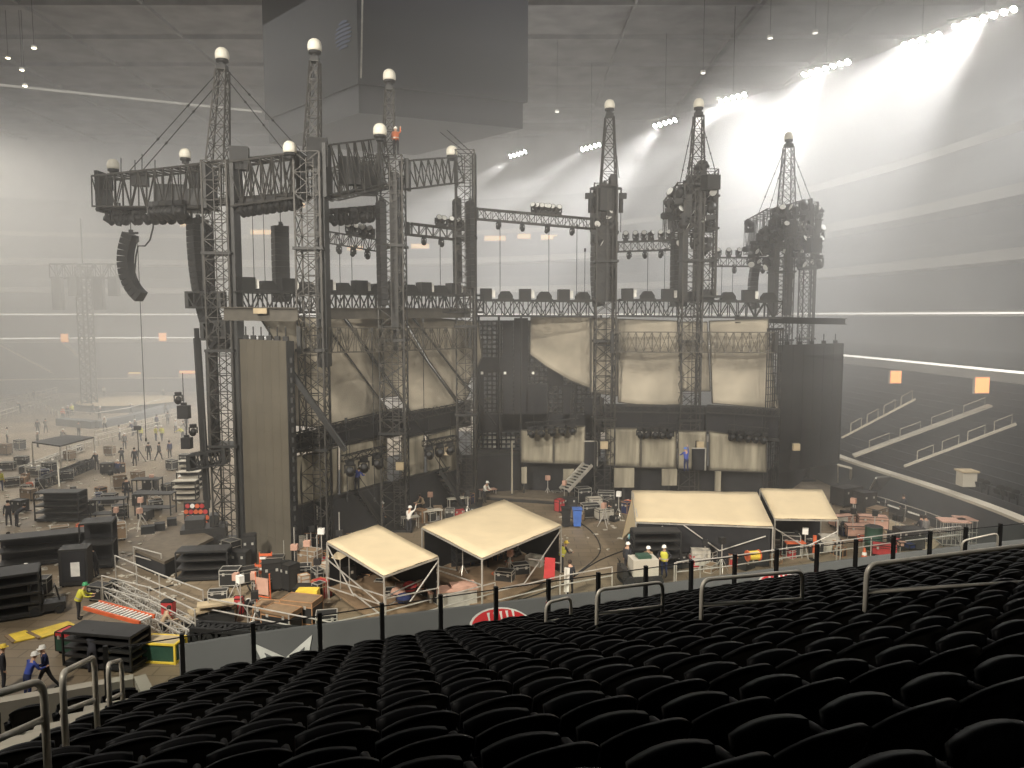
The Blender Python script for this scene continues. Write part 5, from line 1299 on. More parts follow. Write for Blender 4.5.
# cloth over rail
t = thing('red_cloth', 'red cloth hung over the guard rail by the larger canvas roof', 'cloth', G(549, 592)); p = G(549, 592); MB().prism([p+V((-.28, -.1, .75)), p+V((.28, -.1, .7)), p+V((.3, -.1, 1.75)), p+V((-.22, -.1, 1.8))], (0, .05, 0)).build('cloth', 'red', t); MB().prism([p+V((-.24, 0, 1.3)), p+V((.3, 0, 1.3)), p+V((.3, 0, 1.75)), p+V((-.22, 0, 1.8))], (0, .04, 0)).build('back_fold', 'red', t)
t = thing('red_cloth', 'red cloth hanging at the leg of the larger canvas roof, far side', 'cloth', G(431, 556)); p = G(431, 556); MB().prism([p+V((-.2, -.1, 1.0)), p+V((.2, -.1, 1.0)), p+V((.2, -.1, 1.9)), p+V((-.2, -.1, 1.9))], (0, .05, 0)).build('cloth', 'red', t); MB().bar(p+V((-.3, -.1, 1.9)), p+V((.3, -.1, 1.9)), .05).build('hanger', 'galv', t)
t = thing('white_drape', 'white towel draped over the rail post near the red cloth', 'cloth', G(566, 598)); p = G(566, 598); MB().prism([p+V((-.12, 0, .3)), p+V((.14, 0, .3)), p+V((.18, 0, 1.5)), p+V((-.08, 0, 1.55))], (0, .08, 0)).build('cloth', 'whitecloth', t); MB().tube(p, p+V((0, 0, 1.5)), .03).build('post', 'galv', t)
# bins
def bin_(label, p, m, s=1.0):
    t = thing('wheeled_bin', label, 'bin', p); L(MB().lathe((0, 0, .1), [(.26*s, 0), (.33*s, .85*s)], 4, Matrix.Rotation(PI/4, 3, 'Z')), 'tub', m, t); L(MB().box((0, 0, 1.0*s), (.52*s, .52*s, .07)), 'lid', m, t); L(MB().tube((-.2*s, .25*s, .1), (.2*s, .25*s, .1), .1, 10), 'wheel', 'rubber', t); return t
bin_('blue wheeled bin before the far stage wing', G(577, 527), 'blue', 1.25); bin_('dark wheeled bin beside the blue one', G(566, 527), 'rubber', 1.3)
# cargo cart with pallet
t = thing('cargo_cart', 'black motor cart loaded with wrapped goods among three helmeted workers', 'cart', G(640, 585), .15)
L(MB().box((0, 0, .5), (2.0, 1.1, .25)).box((-.95, 0, .8), (.3, 1.0, .55)), 'chassis', 'case', t); L(MB().box((.15, 0, 1.05), (1.35, 1.0, .85)), 'wrapped_load', 'palec', t)
L(MB().box((.15, 0, 1.55), (.7, .6, .16)), 'green_bottles_layer', 'greencase', t)
for sx in (-.75, .75):
    for sy in (-.55, .55): L(MB().tube((sx, sy-.1, .32), (sx, sy+.1, .32), .32, 14), 'wheel', 'rubber', t)
L(MB().tube((-1.0, 0, .8), (-1.15, 0, 1.4), .04).tube((-1.15, -.25, 1.4), (-1.15, .25, 1.4), .03), 'steering_bar', 'dark', t)
t = thing('wood_pallet', 'pale wooden pallet on the floor at the feet of the vested worker', 'pallet', G(664, 590), .1)
for k in range(5): L(MB().box((0, -.4+k*.2, .13), (1.3, .13, .03)), 'board', 'wood', t)
for k in (-.55, 0, .55): L(MB().box((k, 0, .06), (.1, .95, .1)), 'bearer', 'wood', t)
# scaffold shelf gear and debris around far wing
gear = [(570, 508), (583, 503), (594, 508), (606, 505), (618, 512), (590, 518), (604, 520), (545, 492), (532, 490), (520, 490)]
for k, (px, py) in enumerate(gear):
    p = G(px, py); road_case(nth(k+1)+' small equipment case in the jumble before the far stage wing', p, (.9+.3*RND.random(), .7, .7+.6*RND.random()), ('case', 'dark', 'palec', 'case')[k % 4], 'alu' if k % 2 else 'dark', RND.uniform(-.5, .5), 'equipment cases before the far stage wing')
for k, (px, py) in enumerate(((300, 545), (312, 552), (322, 541), (295, 560), (335, 535), (350, 528), (310, 570), (330, 575), (345, 590), (300, 580))):
    p = G(px, py); road_case(nth(k+1)+' equipment case in the crowded strip behind the first canvas roof', p, (.9+.4*RND.random(), .7, .6+.7*RND.random()), ('case', 'dark', 'brown', 'palec')[k % 4], ('alu', 'brass', 'dark')[k % 3], RND.uniform(-.6, .6), 'equipment cases behind the first canvas roof')
t = thing('lit_shelf', 'pale lit shelf of gear right beside the foot of the grey screen wall', 'shelf', G(297, 530)); L(MB().box((0, 0, 1.0), (2.2, .5, .1)).box((0, 0, .5), (2.2, .5, .08)), 'shelf', 'white', t)
for sx in (-1, 1): L(MB().box((sx*1.05, 0, .5), (.07, .5, 1.0)), 'leg', 'galv', t)
for k in range(6): L(MB().box((-.9+k*.35, 0, 1.18), (.24, .3, .28)), 'package', ('white', 'palec', 'pink')[k % 3], t)
for k, (px, py, wd) in enumerate(((488, 491, 1.3), (458, 500, 1.6), (432, 513, 1.4), (410, 520, 1.2))):
    t = thing('work_table', nth(k+1)+' pale work table along the near stage wing', 'table', G(px, py+8), .45); L(MB().box((0, 0, .75), (wd, .6, .05)), 'top', 'pink' if k == 0 else 'palec', t)
    for sx in (-1, 1):
        for sy in (-1, 1): L(MB().box((sx*(wd/2-.08), sy*.22, .37), (.05, .05, .74)), 'leg', 'galv', t)
# under the canopies: boxes, lamps
for k, (px, py, m) in enumerate(((405, 600, 'pink'), (418, 595, 'case'), (395, 605, 'dark'), (520, 578, 'case'), (535, 570, 'palec'), (505, 585, 'dark'), (450, 560, 'case'))):
    road_case(nth(k+1)+' case stored on the floor under the scaffold canvas roofs', G(px, py), (.9, .6, .8), m, 'alu', RND.uniform(-.5, .5), 'cases under the canvas roofs')
for k, (px, py, m) in enumerate(((684, 563, 'case'), (700, 566, 'palec'), (716, 562, 'case'), (735, 560, 'dark'), (752, 558, 'case'), (790, 556, 'dark'), (812, 553, 'case'), (828, 552, 'palec'))):
    road_case(nth(k+1)+' case standing before the pale sloping canopies', G(px, py), (1.0, .7, .7+.3*(k % 3)), m, 'alu' if k % 2 else 'dark', RND.uniform(-.4, .4), 'cases before the sloping canopies')
t = thing('yellow_cable_reel', 'yellow cable reel on a box before the long sloping canopy', 'reel', G(753, 560, .9), .2); L(MB().tube((-.3, 0, .25), (.3, 0, .25), .25, 14), 'drum', 'yellow', t)
for s in (-1, 1): L(MB().tube((s*.3, 0, .25), (s*.36, 0, .25), .3, 14), 'flange', 'orange', t)
t = thing('work_lamp', 'small bright work lamp low on the guard rail before the canopies', 'lamp', G(757, 581, .5)); L(MB().lathe((0, 0, 0), [(.06, -.1), (.14, -.05), (.15, .06)], 10, Matrix.Rotation(PI/2, 3, 'X')), 'housing', 'black', t); L(MB().lathe((0, 0, 0), [(.13, .065), (.08, .09)], 10, Matrix.Rotation(PI/2, 3, 'X')), 'lens', 'warmlens', t); L(MB().tube((0, 0, -.1), (0, 0, -.5), .03), 'stand', 'dark', t)
t = thing('wood_bench', 'leaning pale plywood frame beside the mouth of the long canopy', 'plywood frame', G(703, 560)); p = G(703, 560); MB().bar(p+V((-.9, 0, .5)), p+V((1.0, .6, 1.7)), .12, .3).build('plank', 'wood', t); MB().tube(p+V((.9, .5, 0)), p+V((.9, .5, 1.7)), .05).build('post', 'wood', t); MB().box(p+V((1.3, .6, 1.85)), (1.1, .4, .15)).build('orange_top', 'orange', t)
t = thing('teal_tube', 'pale teal rolled sheet lying at the open end of the long canopy', 'roll', G(637, 539, .9)); L(MB().tube((-.5, 0, .15), (.5, .1, .15), .16, 12), 'roll', 'teal', t); L(MB().tube((-.56, -.01, .15), (.56, .11, .15), .06, 8), 'core', 'white', t); L(MB().box((0, 0, -.45), (1.3, .5, .9)), 'crate_base', 'case', t)
t = thing('orange_table', 'orange topped side table under the shorter canopy', 'table', G(794, 558)); L(MB().box((0, 0, .95), (1.1, .6, .08)), 'top', 'orange', t)
for sx in (-.45, .45): L(MB().tube((sx, 0, 0), (sx, 0, .93), .04), 'leg', 'galv', t)
t = thing('orange_post_sign', 'upright orange marker post before the shorter canopy', 'post', G(814, 560)); L(MB().box((0, 0, .9), (.18, .1, 1.1)), 'marker', 'orange', t); L(MB().box((0, 0, .04), (.4, .4, .08)), 'foot', 'rubber', t); L(MB().tube((0, 0, .08), (0, 0, .4), .04), 'pole', 'galv', t)
# corner beyond the canopies
t = thing('traffic_cone', 'orange traffic cone lying tilted by the guard rail near the red trunks', 'cone', G(864, 561)); L(MB().lathe((0, 0, .04), [(.2, 0), (.14, .3), (.05, .72), (.03, .74)], 12), 'cone', 'orange', t); L(MB().box((0, 0, .02), (.5, .5, .05)), 'base', 'orange', t); L(MB().lathe((0, 0, .36), [(.142, 0), (.105, .17)], 12), 'white_band', 'white', t)
for k, (px, py, sz, m, lab) in enumerate(((884, 556, (1.3, .8, .7), 'red', 'red trunk in front of the grey drum near the arena corner'), (872, 529, (1.8, .9, .9), 'pink', 'pinkish red trunk behind the grey drum'), (858, 537, (1.6, .9, .8), 'pink', 'pale pink trunk next to the shorter canopy'), (908, 549, (1.5, .9, 1.3), 'case', 'tall black trunk loaded with small items in the corner'), (842, 527, (1.5, .8, .8), 'pink', 'second pale pink trunk behind the shorter canopy'), (864, 512, (1.2, 1.0, 1.5), 'case', 'black cabinet trunk with pale paper by the corner ramp'), (846, 505, (2.0, 1.2, 1.4), 'case', 'wide black trunk beyond the shorter canopy'), (877, 519, (1.4, .9, .8), 'brown', 'brown trunk near the arena corner ramp'))):
    road_case(lab, G(px, py), sz, m, 'dark', .15*k-.4)
t = thing('grey_drum', 'grey green steel drum among the red trunks', 'drum', G(873, 549)); L(MB().lathe((0, 0, 0), [(.5, 0), (.5, .5), (.52, .52), (.5, .54), (.5, 1.35), (.53, 1.38)], 18), 'barrel', 'greencase', t, True); L(MB().lathe((0, 0, 1.36), [(.48, 0), (.46, .05)], 18), 'lid', 'dark', t)
for k, (px, py) in enumerate(((902, 536), (910, 538), (896, 533))):
    p = G(px, py+10, 1.3); crate('small_parcel', nth(k+1)+' small parcel on the tall black trunk', p, (.4, .35, .25), ('pink', 'navy', 'red')[k], .3*k)
t = thing('barrier_fence', 'long barrier fence with pale panels leading to the arena corner', 'fence', G(862, 506))
pts = [(866, 508), (885, 514), (905, 521), (925, 528), (945, 536)]
for a, b in zip(pts, pts[1:]):
    p, q = G(*a), G(*b); MB().bar(p+V((0, 0, .55)), q+V((0, 0, .55)), .05, .55).build('panel', 'dark', t); MB().tube(p+V((0, 0, 1.1)), q+V((0, 0, 1.1)), .035).build('top_rail', 'galv', t); MB().tube(p, p+V((0, 0, 1.1)), .035).build('post', 'galv', t); MB().bar(p.lerp(q, .1)+V((0, -.05, .72)), p.lerp(q, .7)+V((0, -.05, .72)), .03, .12).build('pale_strip', 'white', t)
for k, (px, py) in enumerate(((952, 545), (968, 543))):
    p = G(px, py); t = thing('mesh_cage', nth(k+1)+' mesh cage trolley with reddish cover near the arena corner', 'cage trolley', p, -.15); f = MB()
    for i in range(7): f.box((-.75+i*.25, -.5, .8), (.03, .03, 1.4)).box((-.75+i*.25, .5, .8), (.03, .03, 1.4))
    for z in (.15, .8, 1.5):
        for sy in (-.5, .5): f.box((0, sy, z), (1.55, .04, .04))
        for sx in (-.76, .76): f.box((sx, 0, z), (.04, 1.0, .04))
    L(f, 'cage', 'alu', t); L(MB().box((0, 0, 1.55), (1.65, 1.1, .06)), 'cover', 'pink', t); L(MB().box((0, 0, .15), (1.5, .95, .08)), 'base', 'dark', t); wheels(t, [(sx*.65, sy*.42, 0) for sx in (-1, 1) for sy in (-1, 1)], .06)
t = thing('floor_ramp', 'grey sloped ramp cover rising to the field wall by the black screen', 'ramp', G(880, 500)); q = [G(866, 497), G(884, 501), G(897, 477, 2.4), G(876, 478, 2.4)]; MB().prism(q, (0, 0, .12)).build('sheet', 'ledge', t); MB().bar(q[1], q[2], .1).bar(q[0], q[3], .1).build('edge', 'galv', t)
p = G(900, 532); t = thing('tan_floor_sheet', 'tan plywood sheet covering the floor near the arena corner', 'floor sheet', p); MB().prism([G(890, 520, .02), G(945, 540, .02), G(930, 552, .02), G(898, 545, .02), G(876, 523, .02)], (0, 0, .03)).build('sheet', 'wood', t); MB().bar(G(890, 520, .05), G(945, 540, .05), .1, .05).build('joint_tape', 'palec', t)
t = thing('field_gate_frame', 'pale open gate frame in the field wall beside the black screen', 'gate frame', G(848, 478, 1.0)); a, b, c, d = G(838, 465, 2.4), G(851, 468, 2.4), G(851, 484, .6), G(838, 482, .6); MB().path([a, b, c], .1, 6).build('frame', 'palec', t); MB().tube(d, a, .05).build('post', 'galv', t)
t = thing('corner_kiosk', 'pale kiosk box on the wall ledge across the arena corner', 'kiosk', G(966, 486, 3.0)); L(MB().box((0, 0, .5), (.9, .8, .95)), 'body', 'palec', t); L(MB().box((0, 0, 1.0), (1.1, 1.0, .1)), 'roof', 'wood', t)
for k, (px, py) in enumerate(((978, 492), (984, 494), (998, 499), (1005, 501), (1013, 504))): dup(SEAT, G(px, py, 2.7), 1.9, f'{nth(k+1)} lone dark seat on the pale ledge across the arena corner', 'lone seats on the ledge')
# ================================================================ people at work
PE = [  # label, px, py (feet), z, pose, facing, top, legs, hat, vest
    ('worker with green hard hat and yellow top bending by the orange ladder', 79, 619, 0, 'work', -1.2, 'hivis', 'fabric', 'greenhat', 'hivis'),
    ('worker in yellow vest and white hard hat with hands on hips by the cargo cart', 664, 577, 0, 'hips', 2.6, 'fabric', 'navy', 'white', 'hivis'),
    ('worker in tan trousers and white hard hat at the cargo cart', 648, 578, 0, 'stand', 2.9, 'brown', 'tan', 'white', None),
    ('worker in dark clothes and white hard hat at the steering end of the cargo cart', 627, 574, 0, 'stand', -.8, 'fabric', 'fabric', 'white', None),
    ('person in blue top bending at the head of the near stage stair', 357, 493, 2.75, 'work', -.4, 'bluecloth', 'fabric', 'white', None),
    ('worker in blue jacket below the near stage stair', 374, 529, 0, 'work', .4, 'bluecloth', 'navy', 'white', None),
    ('worker in dark clothes behind the blue jacket below the stage stair', 382, 528, 0, 'stand', -.5, 'fabric', 'fabric', 'white', None),
    ('worker in brown shirt bending on the near stage wing', 443, 467, 2.95, 'work', -.8, 'tan', 'fabric', 'white', None),
    ('worker in pale shirt and white hard hat seated near the pink table', 484, 503, 0, 'work', -2.2, 'whitecloth', 'fabric', 'white', None),
    ('person in grey shirt walking under the dark stage opening', 511, 495, 0, 'walk', .6, 'greycloth', 'navy', 'white', None),
    ('worker in light grey shirt near the first pale stage leg', 536, 489, 0, 'work', 1.6, 'greycloth', 'fabric', 'white', None),
    ('worker in white hard hat and grey shirt before the steep stair', 557, 488, 0, 'stand', 1.9, 'greycloth', 'fabric', 'white', None),
    ('climber in blue top high by the steep white tube of the far wing', 686, 472, 2.9, 'reach', .3, 'bluecloth', 'navy', 'blue', None),
    ('climber in blue clothes below the first one on the far wing', 682, 487, .6, 'work', -.6, 'bluecloth', 'bluecloth', 'white', None),
    ('pair partner in dark jacket walking over the tan sheet at the arena corner', 921, 543, 0, 'walk', .3, 'fabric', 'fabric', None, None),
    ('pair partner in grey jacket walking over the tan sheet at the arena corner', 925, 543, 0, 'stand', .3, 'greycloth', 'fabric', None, None),
    ('worker in white shirt and red trousers at the edge of the floor', 9, 562, 0, 'stand', -1.4, 'whitecloth', 'red', None, None),
    ('worker in dark clothes standing behind the red trousers worker', 9, 526, 0, 'stand', .5, 'fabric', 'fabric', None, None),
    ('second dark clothed worker crouched beside the first at the floor edge', 17, 527, 0, 'bend', -.6, 'fabric', 'fabric', None, None),
    ('worker in white hard hat pushing a black trunk near the motor tug', 21, 597, 0, 'work', -1.4, 'fabric', 'navy', 'white', None),
    ('first white helmeted worker leaning at the tall cage cart', 91, 562, 0, 'stand', 1.2, 'fabric', 'fabric', 'white', None),
    ('second white helmeted worker lower at the tall cage cart', 97, 577, 0, 'work', 1.6, 'fabric', 'fabric', 'white', None),
    ('worker in white hard hat and navy top walking near the stepped aisle barrier', 47, 690, 0, 'walk', 2.4, 'navy', 'fabric', 'white', None),
    ('worker in blue jacket and white hard hat beside the barrier', 28, 700, 0, 'work', -.5, 'bluecloth', 'navy', 'white', None),
    ('worker in dark jacket at the extreme edge beside the barrier', 4, 690, 0, 'stand', -.9, 'fabric', 'fabric', 'yellow', None),
    ('worker in dark clothes bent beside the ladder rack', 93, 672, 0, 'bend', .4, 'fabric', 'fabric', None, None),
    ('worker in red vest and dark trousers near the lamp dolly', 180, 498, 0, 'stand', -.3, 'red', 'fabric', 'white', 'hiorange'),
    ('person in pale shirt crouching on the silver ramp', 162, 633, 0, 'crouch', -.9, 'tan', 'fabric', None, None),
    ('worker in dark top with yellow vest under the larger canvas roof', 561, 572, 0, 'work', -1.1, 'fabric', 'fabric', 'yellow', 'hivis'),
    ('person in dark clothes behind the white towel at the guard rail', 570, 594, 0, 'stand', .4, 'fabric', 'fabric', None, None),
    ('worker in white shirt with raised arm between the canvas roofs', 409, 533, 0, 'reach', -.4, 'whitecloth', 'fabric', 'white', None),
    ('worker in dark clothes by the black cabinet trunk', 903, 519, 0, 'stand', 1.9, 'fabric', 'fabric', None, None),
    ('person in black at the jumble of cases before the far wing', 612, 520, 0, 'crouch', .7, 'fabric', 'fabric', None, None),
    ('worker in grey near the pale awning poles', 424, 517, 0, 'work', 2.2, 'tan', 'fabric', None, None),
    ('rigger in orange vest on the third tower top', 396, 143, None, 'reach', .2, 'hiorange', 'fabric', 'white', 'hiorange'),
    ('worker in yellow vest standing far off beside the curved runway', 72, 416, 0, 'stand', .4, 'hivis', 'fabric', 'white', 'hivis'),
    ('worker in yellow vest walking past the thin vertical cable', 141, 441, 0, 'walk', .9, 'hivis', 'navy', 'white', 'hivis'),
    ('first of two workers in yellow vests close together on the floor', 156, 441, 0, 'stand', -.7, 'hivis', 'navy', 'white', 'hivis'),
    ('second of two workers in yellow vests close together on the floor', 162, 441, 0, 'walk', .7, 'hivis', 'fabric', 'white', 'hivis'),
    ('worker in yellow vest bending near the dangling speakers', 183, 440, 0, 'bend', 1.2, 'hivis', 'fabric', 'white', 'hivis'),
    ('first of a dark trio standing in mid floor', 149, 460, 0, 'stand', .2, 'fabric', 'fabric', None, None),
    ('second of a dark trio standing in mid floor', 159, 460, 0, 'walk', -.6, 'fabric', 'fabric', None, None),
    ('third of a dark trio standing in mid floor', 170, 458, 0, 'stand', 1.0, 'navy', 'fabric', None, None),
    ('dark clothed person beside the tall tripod on mid floor', 135, 466, 0, 'stand', .8, 'fabric', 'fabric', None, None),
    ('dark clothed person near the flat dark canopy on mid floor', 122, 464, 0, 'bend', .5, 'fabric', 'fabric', None, None),
    ('pair member in dark clothes at the far runway, nearer the edge', 38, 434, 0, 'stand', .3, 'fabric', 'fabric', None, None),
    ('pair member in dark clothes at the far runway, farther from the edge', 46, 433, 0, 'walk', .3, 'greycloth', 'fabric', None, None),
    ('person in grey alone beyond the far runway pair', 79, 436, 0, 'stand', -.2, 'greycloth', 'fabric', None, None),
    ('worker in orange vest on the far runway end', 63, 420, 0, 'stand', .1, 'hiorange', 'fabric', 'white', 'hiorange'),
    ('person in light top far off under the distant lift mast', 104, 396, 0, 'stand', .1, 'whitecloth', 'fabric', None, None),
    ('worker in yellow vest at the extreme floor edge by the cables', 1, 491, 0, 'stand', 0, 'hivis', 'navy', 'white', 'hivis'),
    ('worker with white hard hat by the long dark flat truss', 97, 470, 0, 'work', .9, 'fabric', 'fabric', 'white', None),
    ('dark clothed worker before the black cage of panels', 127, 500, 0, 'stand', .4, 'fabric', 'fabric', None, None),
    ('grey clothed worker walking past the distant barriers', 168, 425, 0, 'walk', .4, 'greycloth', 'fabric', None, None),
    ('worker in dark clothes among the distant cases near the cables', 118, 480, 0, 'work', .4, 'navy', 'fabric', 'white', None),
]
for lab, px, py, z, pz, rz, top, legs, hat, vest in PE:
    if z is None: p = P(px, py+12, 49.2)
    else: p = G(px, py, z)
    person(lab, p, rz, pz, top, legs, hat, vest)
RND2 = random.Random(5)
for k in range(26):
    px, py = RND2.uniform(4, 190), RND2.uniform(398, 455)
    person(nth(k+1)+' small distant crew member on the far arena floor in haze', G(px, py), RND2.uniform(-3, 3), RND2.choice(('stand', 'walk', 'work', 'stand')), RND2.choice(('fabric', 'greycloth', 'navy', 'whitecloth')), 'fabric', RND2.choice((None, 'white')), None, group='distant crew on the far floor')

# ================================================================ far floor
# round runway stage with pale top and its curved lower ring
c = G(131, 407); t = thing('runway_stage', 'low round runway stage with a pale top far across the floor', 'stage', V((c.x, c.y, 0)))
MB().lathe(c, [(7.6, 0), (7.6, .9), (7.4, 1.0)], 40).build('drum', 'stand', t); MB().lathe(c+V((0, 0, 1.0)), [(7.4, 0), (7.4, .05)], 40).build('pale_top', 'wood', t)
MB().lathe(c+V((0, 0, .9)), [(7.62, -.2), (7.66, -.2), (7.66, .1), (7.62, .1)], 40).build('edge_band', 'dark', t)
pts = [G(*q, .9) for q in ((60, 418), (95, 421), (130, 415), (165, 405))]; t = thing('runway_ramp', 'curved dark ramp running round the far runway stage', 'ramp', V((pts[1].x, pts[1].y, 0)))
for a, b in zip(pts, pts[1:]): MB().bar(a-V((0, 0, .45)), b-V((0, 0, .45)), 1.2, .9).build('ramp_block', 'stand', t)
MB().path([p+V((0, 0, 1.0)) for p in pts], .05).build('rail', 'galv', t)
# ghostly lift mast far away
b = G(90, 410); t = thing('distant_mast', 'distant rigging mast with loudspeaker wings fading into haze', 'tower', b); MB().truss(b, b+V((0, 0, 21)), 1.5, 1.5, 18, .08, .04, V((0, 1, 0)), True).build('lattice', 'tower', t)
MB().truss(b+V((-4.5, 0, 20.4)), b+V((5.5, 0, 20.4)), 1.4, 2.0, 9, .08, .05).build('head_truss', 'tower', t)
for k, dx in enumerate((-3.6, -1.2, 2.4, 4.6)): MB().box(b+V((dx, -.4, 17.2+(k % 2))), (1.3, 1.0, 4.8-(k % 2)*2)).build('speaker_wing', 'dark', t)
MB().tube(b+V((0, 0, 21)), b+V((0, 0, 28)), .12).build('top_spire', 'tower', t)
# crowd barriers as long low lines
for k, (a, b, h) in enumerate((((0, 408), (70, 390), 1.1), ((0, 420), (60, 400), 1.1), ((24, 400), (62, 420), 1.0), ((95, 440), (190, 416), 1.0), ((70, 452), (160, 430), 1.0), ((30, 390), (100, 383), 1.2), ((60, 500), (58, 470), 1.0))):
    guard_rail(nth(k+1)+' long pale crowd barrier line across the far floor', [G(*a), G(*b)], h, 'palec', r=.06, name='crowd_barrier')
t = thing('flat_canopy', 'flat dark canopy on thin poles in mid floor', 'canopy', G(62, 452)); q = [G(32, 443, 2.6), G(60, 447, 2.6), G(94, 438, 2.6), G(66, 436, 2.6)]; MB().prism(q, (0, 0, .12)).build('roof_sheet', 'dark', t)
for p in q: MB().tube(V((p.x, p.y, 0)), p, .06).build('pole', 'galv', t)
truss_thing('long dark truss lying on the floor past the flat canopy', G(40, 484, .4), G(90, 464, .4), .7, .8, 12, m='dark')
truss_thing('long pale truss lying among the distant cases', G(22, 470, .4), G(80, 448, .4), .5, .5, 12, m='galv')
# rows of distant cases across the floor, big jumble
k = 0
for px, py, s in [(8, 470, 1.6), (22, 466, 1.4), (36, 476, 1.8), (50, 472, 1.5), (66, 480, 1.6), (12, 486, 1.5), (30, 500, 1.5), (84, 470, 1.3), (108, 474, 1.4), (120, 488, 1.3), (138, 480, 1.2), (150, 492, 1.2), (140, 506, 1.2), (156, 510, 1.2), (146, 520, 1.0), (168, 492, 1.0), (110, 505, 1.3), (120, 518, 1.3), (104, 530, 1.4), (118, 540, 1.2), (20, 512, 1.2), (60, 540, 1.3), (90, 515, 1.3), (172, 470, 1.1), (182, 482, 1.0), (5, 455, 1.5), (20, 450, 1.4), (70, 460, 1.2), (110, 455, 1.2), (185, 466, 1.1)]:
    k += 1; road_case(nth(k)+' dark trunk in the jumble of gear on the far half floor', G(px, py), (s*.75, .7, .6+RND2.random()*.55), RND2.choice(('case', 'case', 'dark', 'case', 'brown')), RND2.choice(('dark', 'alu', 'trim')), RND2.uniform(-.6, .6), 'trunks on the far half floor')
for k, (px, py) in enumerate(((190, 490), (190, 478), (186, 500))): rack(nth(k+1)+' pale shelf rack behind the tall boom arm', G(px, py), (1.7, .9, 1.4), 4, .1, 'palec', name='shelf_rack')
t = thing('tall_tripod', 'dark tripod lamp stand in mid floor near the trio of workers', 'lamp stand', G(139, 462))
for k in range(3): a = 2*PI*k/3; MB().tube(t.location+V((.7*math.cos(a), .7*math.sin(a), 0)), t.location+V((0, 0, 1.2)), .04).build('leg', 'dark', t)
MB().tube(t.location+V((0, 0, 1.2)), t.location+V((0, 0, 3.2)), .05).build('mast', 'dark', t); MB().box(t.location+V((0, 0, 3.3)), (.6, .3, .4)).build('lamp_head', 'dark', t)
t = thing('lit_bar', 'bright lit counter strip in the far end stand', 'lit counter', P(134, 373, 136)); MB().bar(P(129, 373, 136), P(140, 373, 136), .25).build('lit_edge', 'warmglow', t); MB().bar(P(128, 376, 136.3), P(141, 376, 136.3), .3, 1.0).build('counter', 'palec', t)
t = thing('lit_bar', 'reddish lit counter strip in the far stand behind the first tower', 'lit counter', P(186, 372, 136)); MB().bar(P(180, 372, 136), P(195, 372, 136), .4).build('lit_edge', 'orangeglow', t); MB().bar(P(179, 375, 136.3), P(196, 375, 136.3), .3, 1.0).build('counter', 'palec', t)
# debris: loose floor scraps nobody would count
mb = MB()
for _ in range(700):
    px, py = RND2.uniform(0, 205), RND2.uniform(400, 600)
    if RND2.random() < .04: px, py = RND2.uniform(560, 640), RND2.uniform(490, 560)
    p = G(px, py, .03); a = RND2.uniform(0, 3); s = RND2.uniform(.1, .35); mb.box(p, (s, s*.6, .05), Matrix.Rotation(a, 3, 'Z'))
tag(mb.build('floor_litter', 'palec'), 'scraps of packing and tape scattered over the arena floor', 'litter', kind='stuff')
# backstage cables
for k, pl in enumerate(([(205, 600), (240, 604), (262, 640), (300, 640)], [(520, 600), (560, 585), (600, 560), (640, 545)], [(150, 590), (190, 580), (230, 560), (250, 590)], [(560, 512), (590, 530), (600, 552), (575, 575)])):
    q = [G(*p, .03) for p in pl]; q = [V((a.x, a.y, .03)) for a in smooth_line([V((a.x, a.y)) for a in q], 6)]
    t = thing('floor_cable', nth(k+1)+' black cable snaking across the backstage floor', 'cable', q[0]); MB().path(q, .035, 6).build('cable', 'rubber', t); MB().box(q[0], (.2, .15, .1)).build('connector', 'black', t)
# inside the larger scaffold canopy: coiled hoses, chairs
for k, (px, py, m) in enumerate(((398, 596, 'pink'), (410, 590, 'red'), (422, 588, 'pink'), (404, 602, 'navy'))):
    p = G(px, py, .9); t = thing('bundled_cloth', nth(k+1)+' bundle of reddish cloth on the first canvas roof deck', 'cloth bundle', p); L(MB().lathe((0, 0, 0), [(.3, 0), (.38, .15), (.3, .34), (.1, .42)], 9), 'bundle', m, t, True); L(MB().lathe((0, 0, .14), [(.39, 0), (.39, .05)], 9), 'tie_strap', 'dark', t)

# small gear filling the busy strips: coils, drums, low cases, stands
def coil(label, p, r, m, grp):
    t = thing('cable_coil', label, 'cable coil', p, RND2.uniform(0, 3), grp)
    for k in range(3): L(MB().path([(r*(1-.08*k)*math.cos(a), r*(1-.08*k)*math.sin(a), .06+.1*k) for a in [2*PI*i/14 for i in range(15)]], .05, 6), 'cable_turn', m, t)
    L(MB().box((r, 0, .16), (.1, .16, .3)), 'tie', 'white', t)
def stand(label, p, h, m, grp):
    t = thing('tripod_stand', label, 'stand', p, RND2.uniform(0, 3), grp)
    for k in range(3): a = 2*PI*k/3; L(MB().tube((.42*math.cos(a), .42*math.sin(a), 0), (0, 0, .8), .025), 'leg', 'galv', t)
    L(MB().tube((0, 0, .6), (0, 0, h), .03), 'pole', 'galv', t); L(MB().box((0, 0, h), (.32, .26, .34)), 'head_box', m, t)
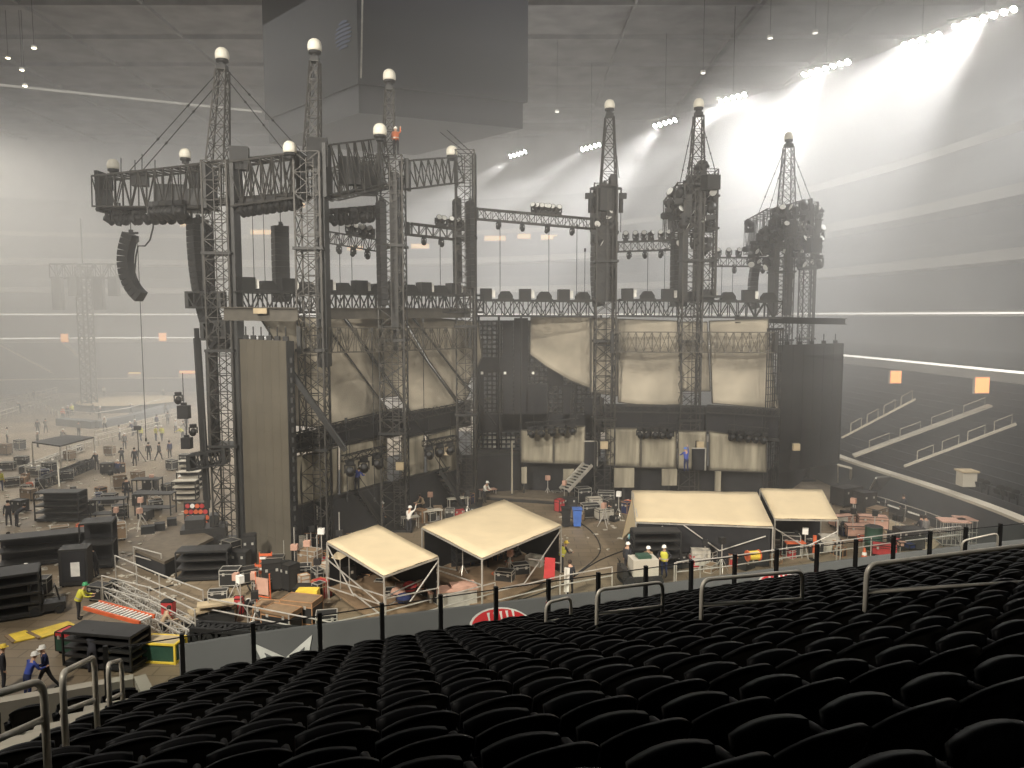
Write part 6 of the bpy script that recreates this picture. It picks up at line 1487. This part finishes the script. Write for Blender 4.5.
STRIPS = [('strip between the grey screen wall and first canvas roof', [(292, 528), (345, 512), (352, 560), (322, 604), (296, 606)], 30),
          ('busy floor before the far stage wing', [(530, 488), (632, 488), (626, 520), (598, 530), (560, 512)], 26),
          ('strip between the canvas roofs', [(400, 522), (470, 504), (470, 520), (420, 530)], 12),
          ('gear under the first canvas roof', [(350, 588), (384, 606), (430, 590), (395, 575)], 12),
          ('gear under the larger canvas roof', [(440, 565), (482, 592), (548, 568), (500, 552)], 14),
          ('gear along the front of the pale sloping canopies', [(672, 560), (770, 552), (850, 545), (850, 556), (690, 575)], 24),
          ('corner floor by the red trunks', [(838, 520), (885, 520), (905, 548), (850, 552)], 16),
          ('floor between the side stage and the barrier', [(210, 595), (262, 600), (262, 632), (222, 620)], 12),
          ('hazy mid floor beyond the black cages', [(10, 470), (185, 470), (170, 525), (95, 545), (10, 500)], 34)]
def inside(x, y, poly):
    c = False; j = len(poly)-1
    for i in range(len(poly)):
        (xi, yi), (xj, yj) = poly[i], poly[j]
        if (yi > y) != (yj > y) and x < (xj-xi)*(y-yi)/(yj-yi)+xi: c = not c
        j = i
    return c
for nm, poly, n in STRIPS:
    cnt = {}
    def kn(q): cnt[q] = cnt.get(q, 0)+1; return nth(cnt[q])
    k = 0; xs_, ys_ = [p[0] for p in poly], [p[1] for p in poly]
    while k < n:
        px, py = RND2.uniform(min(xs_), max(xs_)), RND2.uniform(min(ys_), max(ys_))
        if not inside(px, py, poly): continue
        k += 1; p = G(px, py); u = RND2.random(); grp = 'small gear in the '+nm
        if u < .5: road_case(f'{kn("case")} low case in the {nm}', p, (RND2.uniform(.4, .9), RND2.uniform(.35, .6), RND2.uniform(.35, .9)), RND2.choice(('case', 'case', 'dark', 'palec', 'brown', 'red', 'navy')), RND2.choice(('dark', 'alu', 'brass')), RND2.uniform(-1, 1), grp, cast=False)
        elif u < .72: coil(f'{kn("coil")} coiled cable in the {nm}', p, RND2.uniform(.25, .4), RND2.choice(('rubber', 'rubber', 'greycloth', 'orange')), grp)
        else: stand(f'{kn("stand")} tripod stand in the {nm}', p, RND2.uniform(1.1, 2.0), RND2.choice(('case', 'white', 'pink', 'dark')), grp)
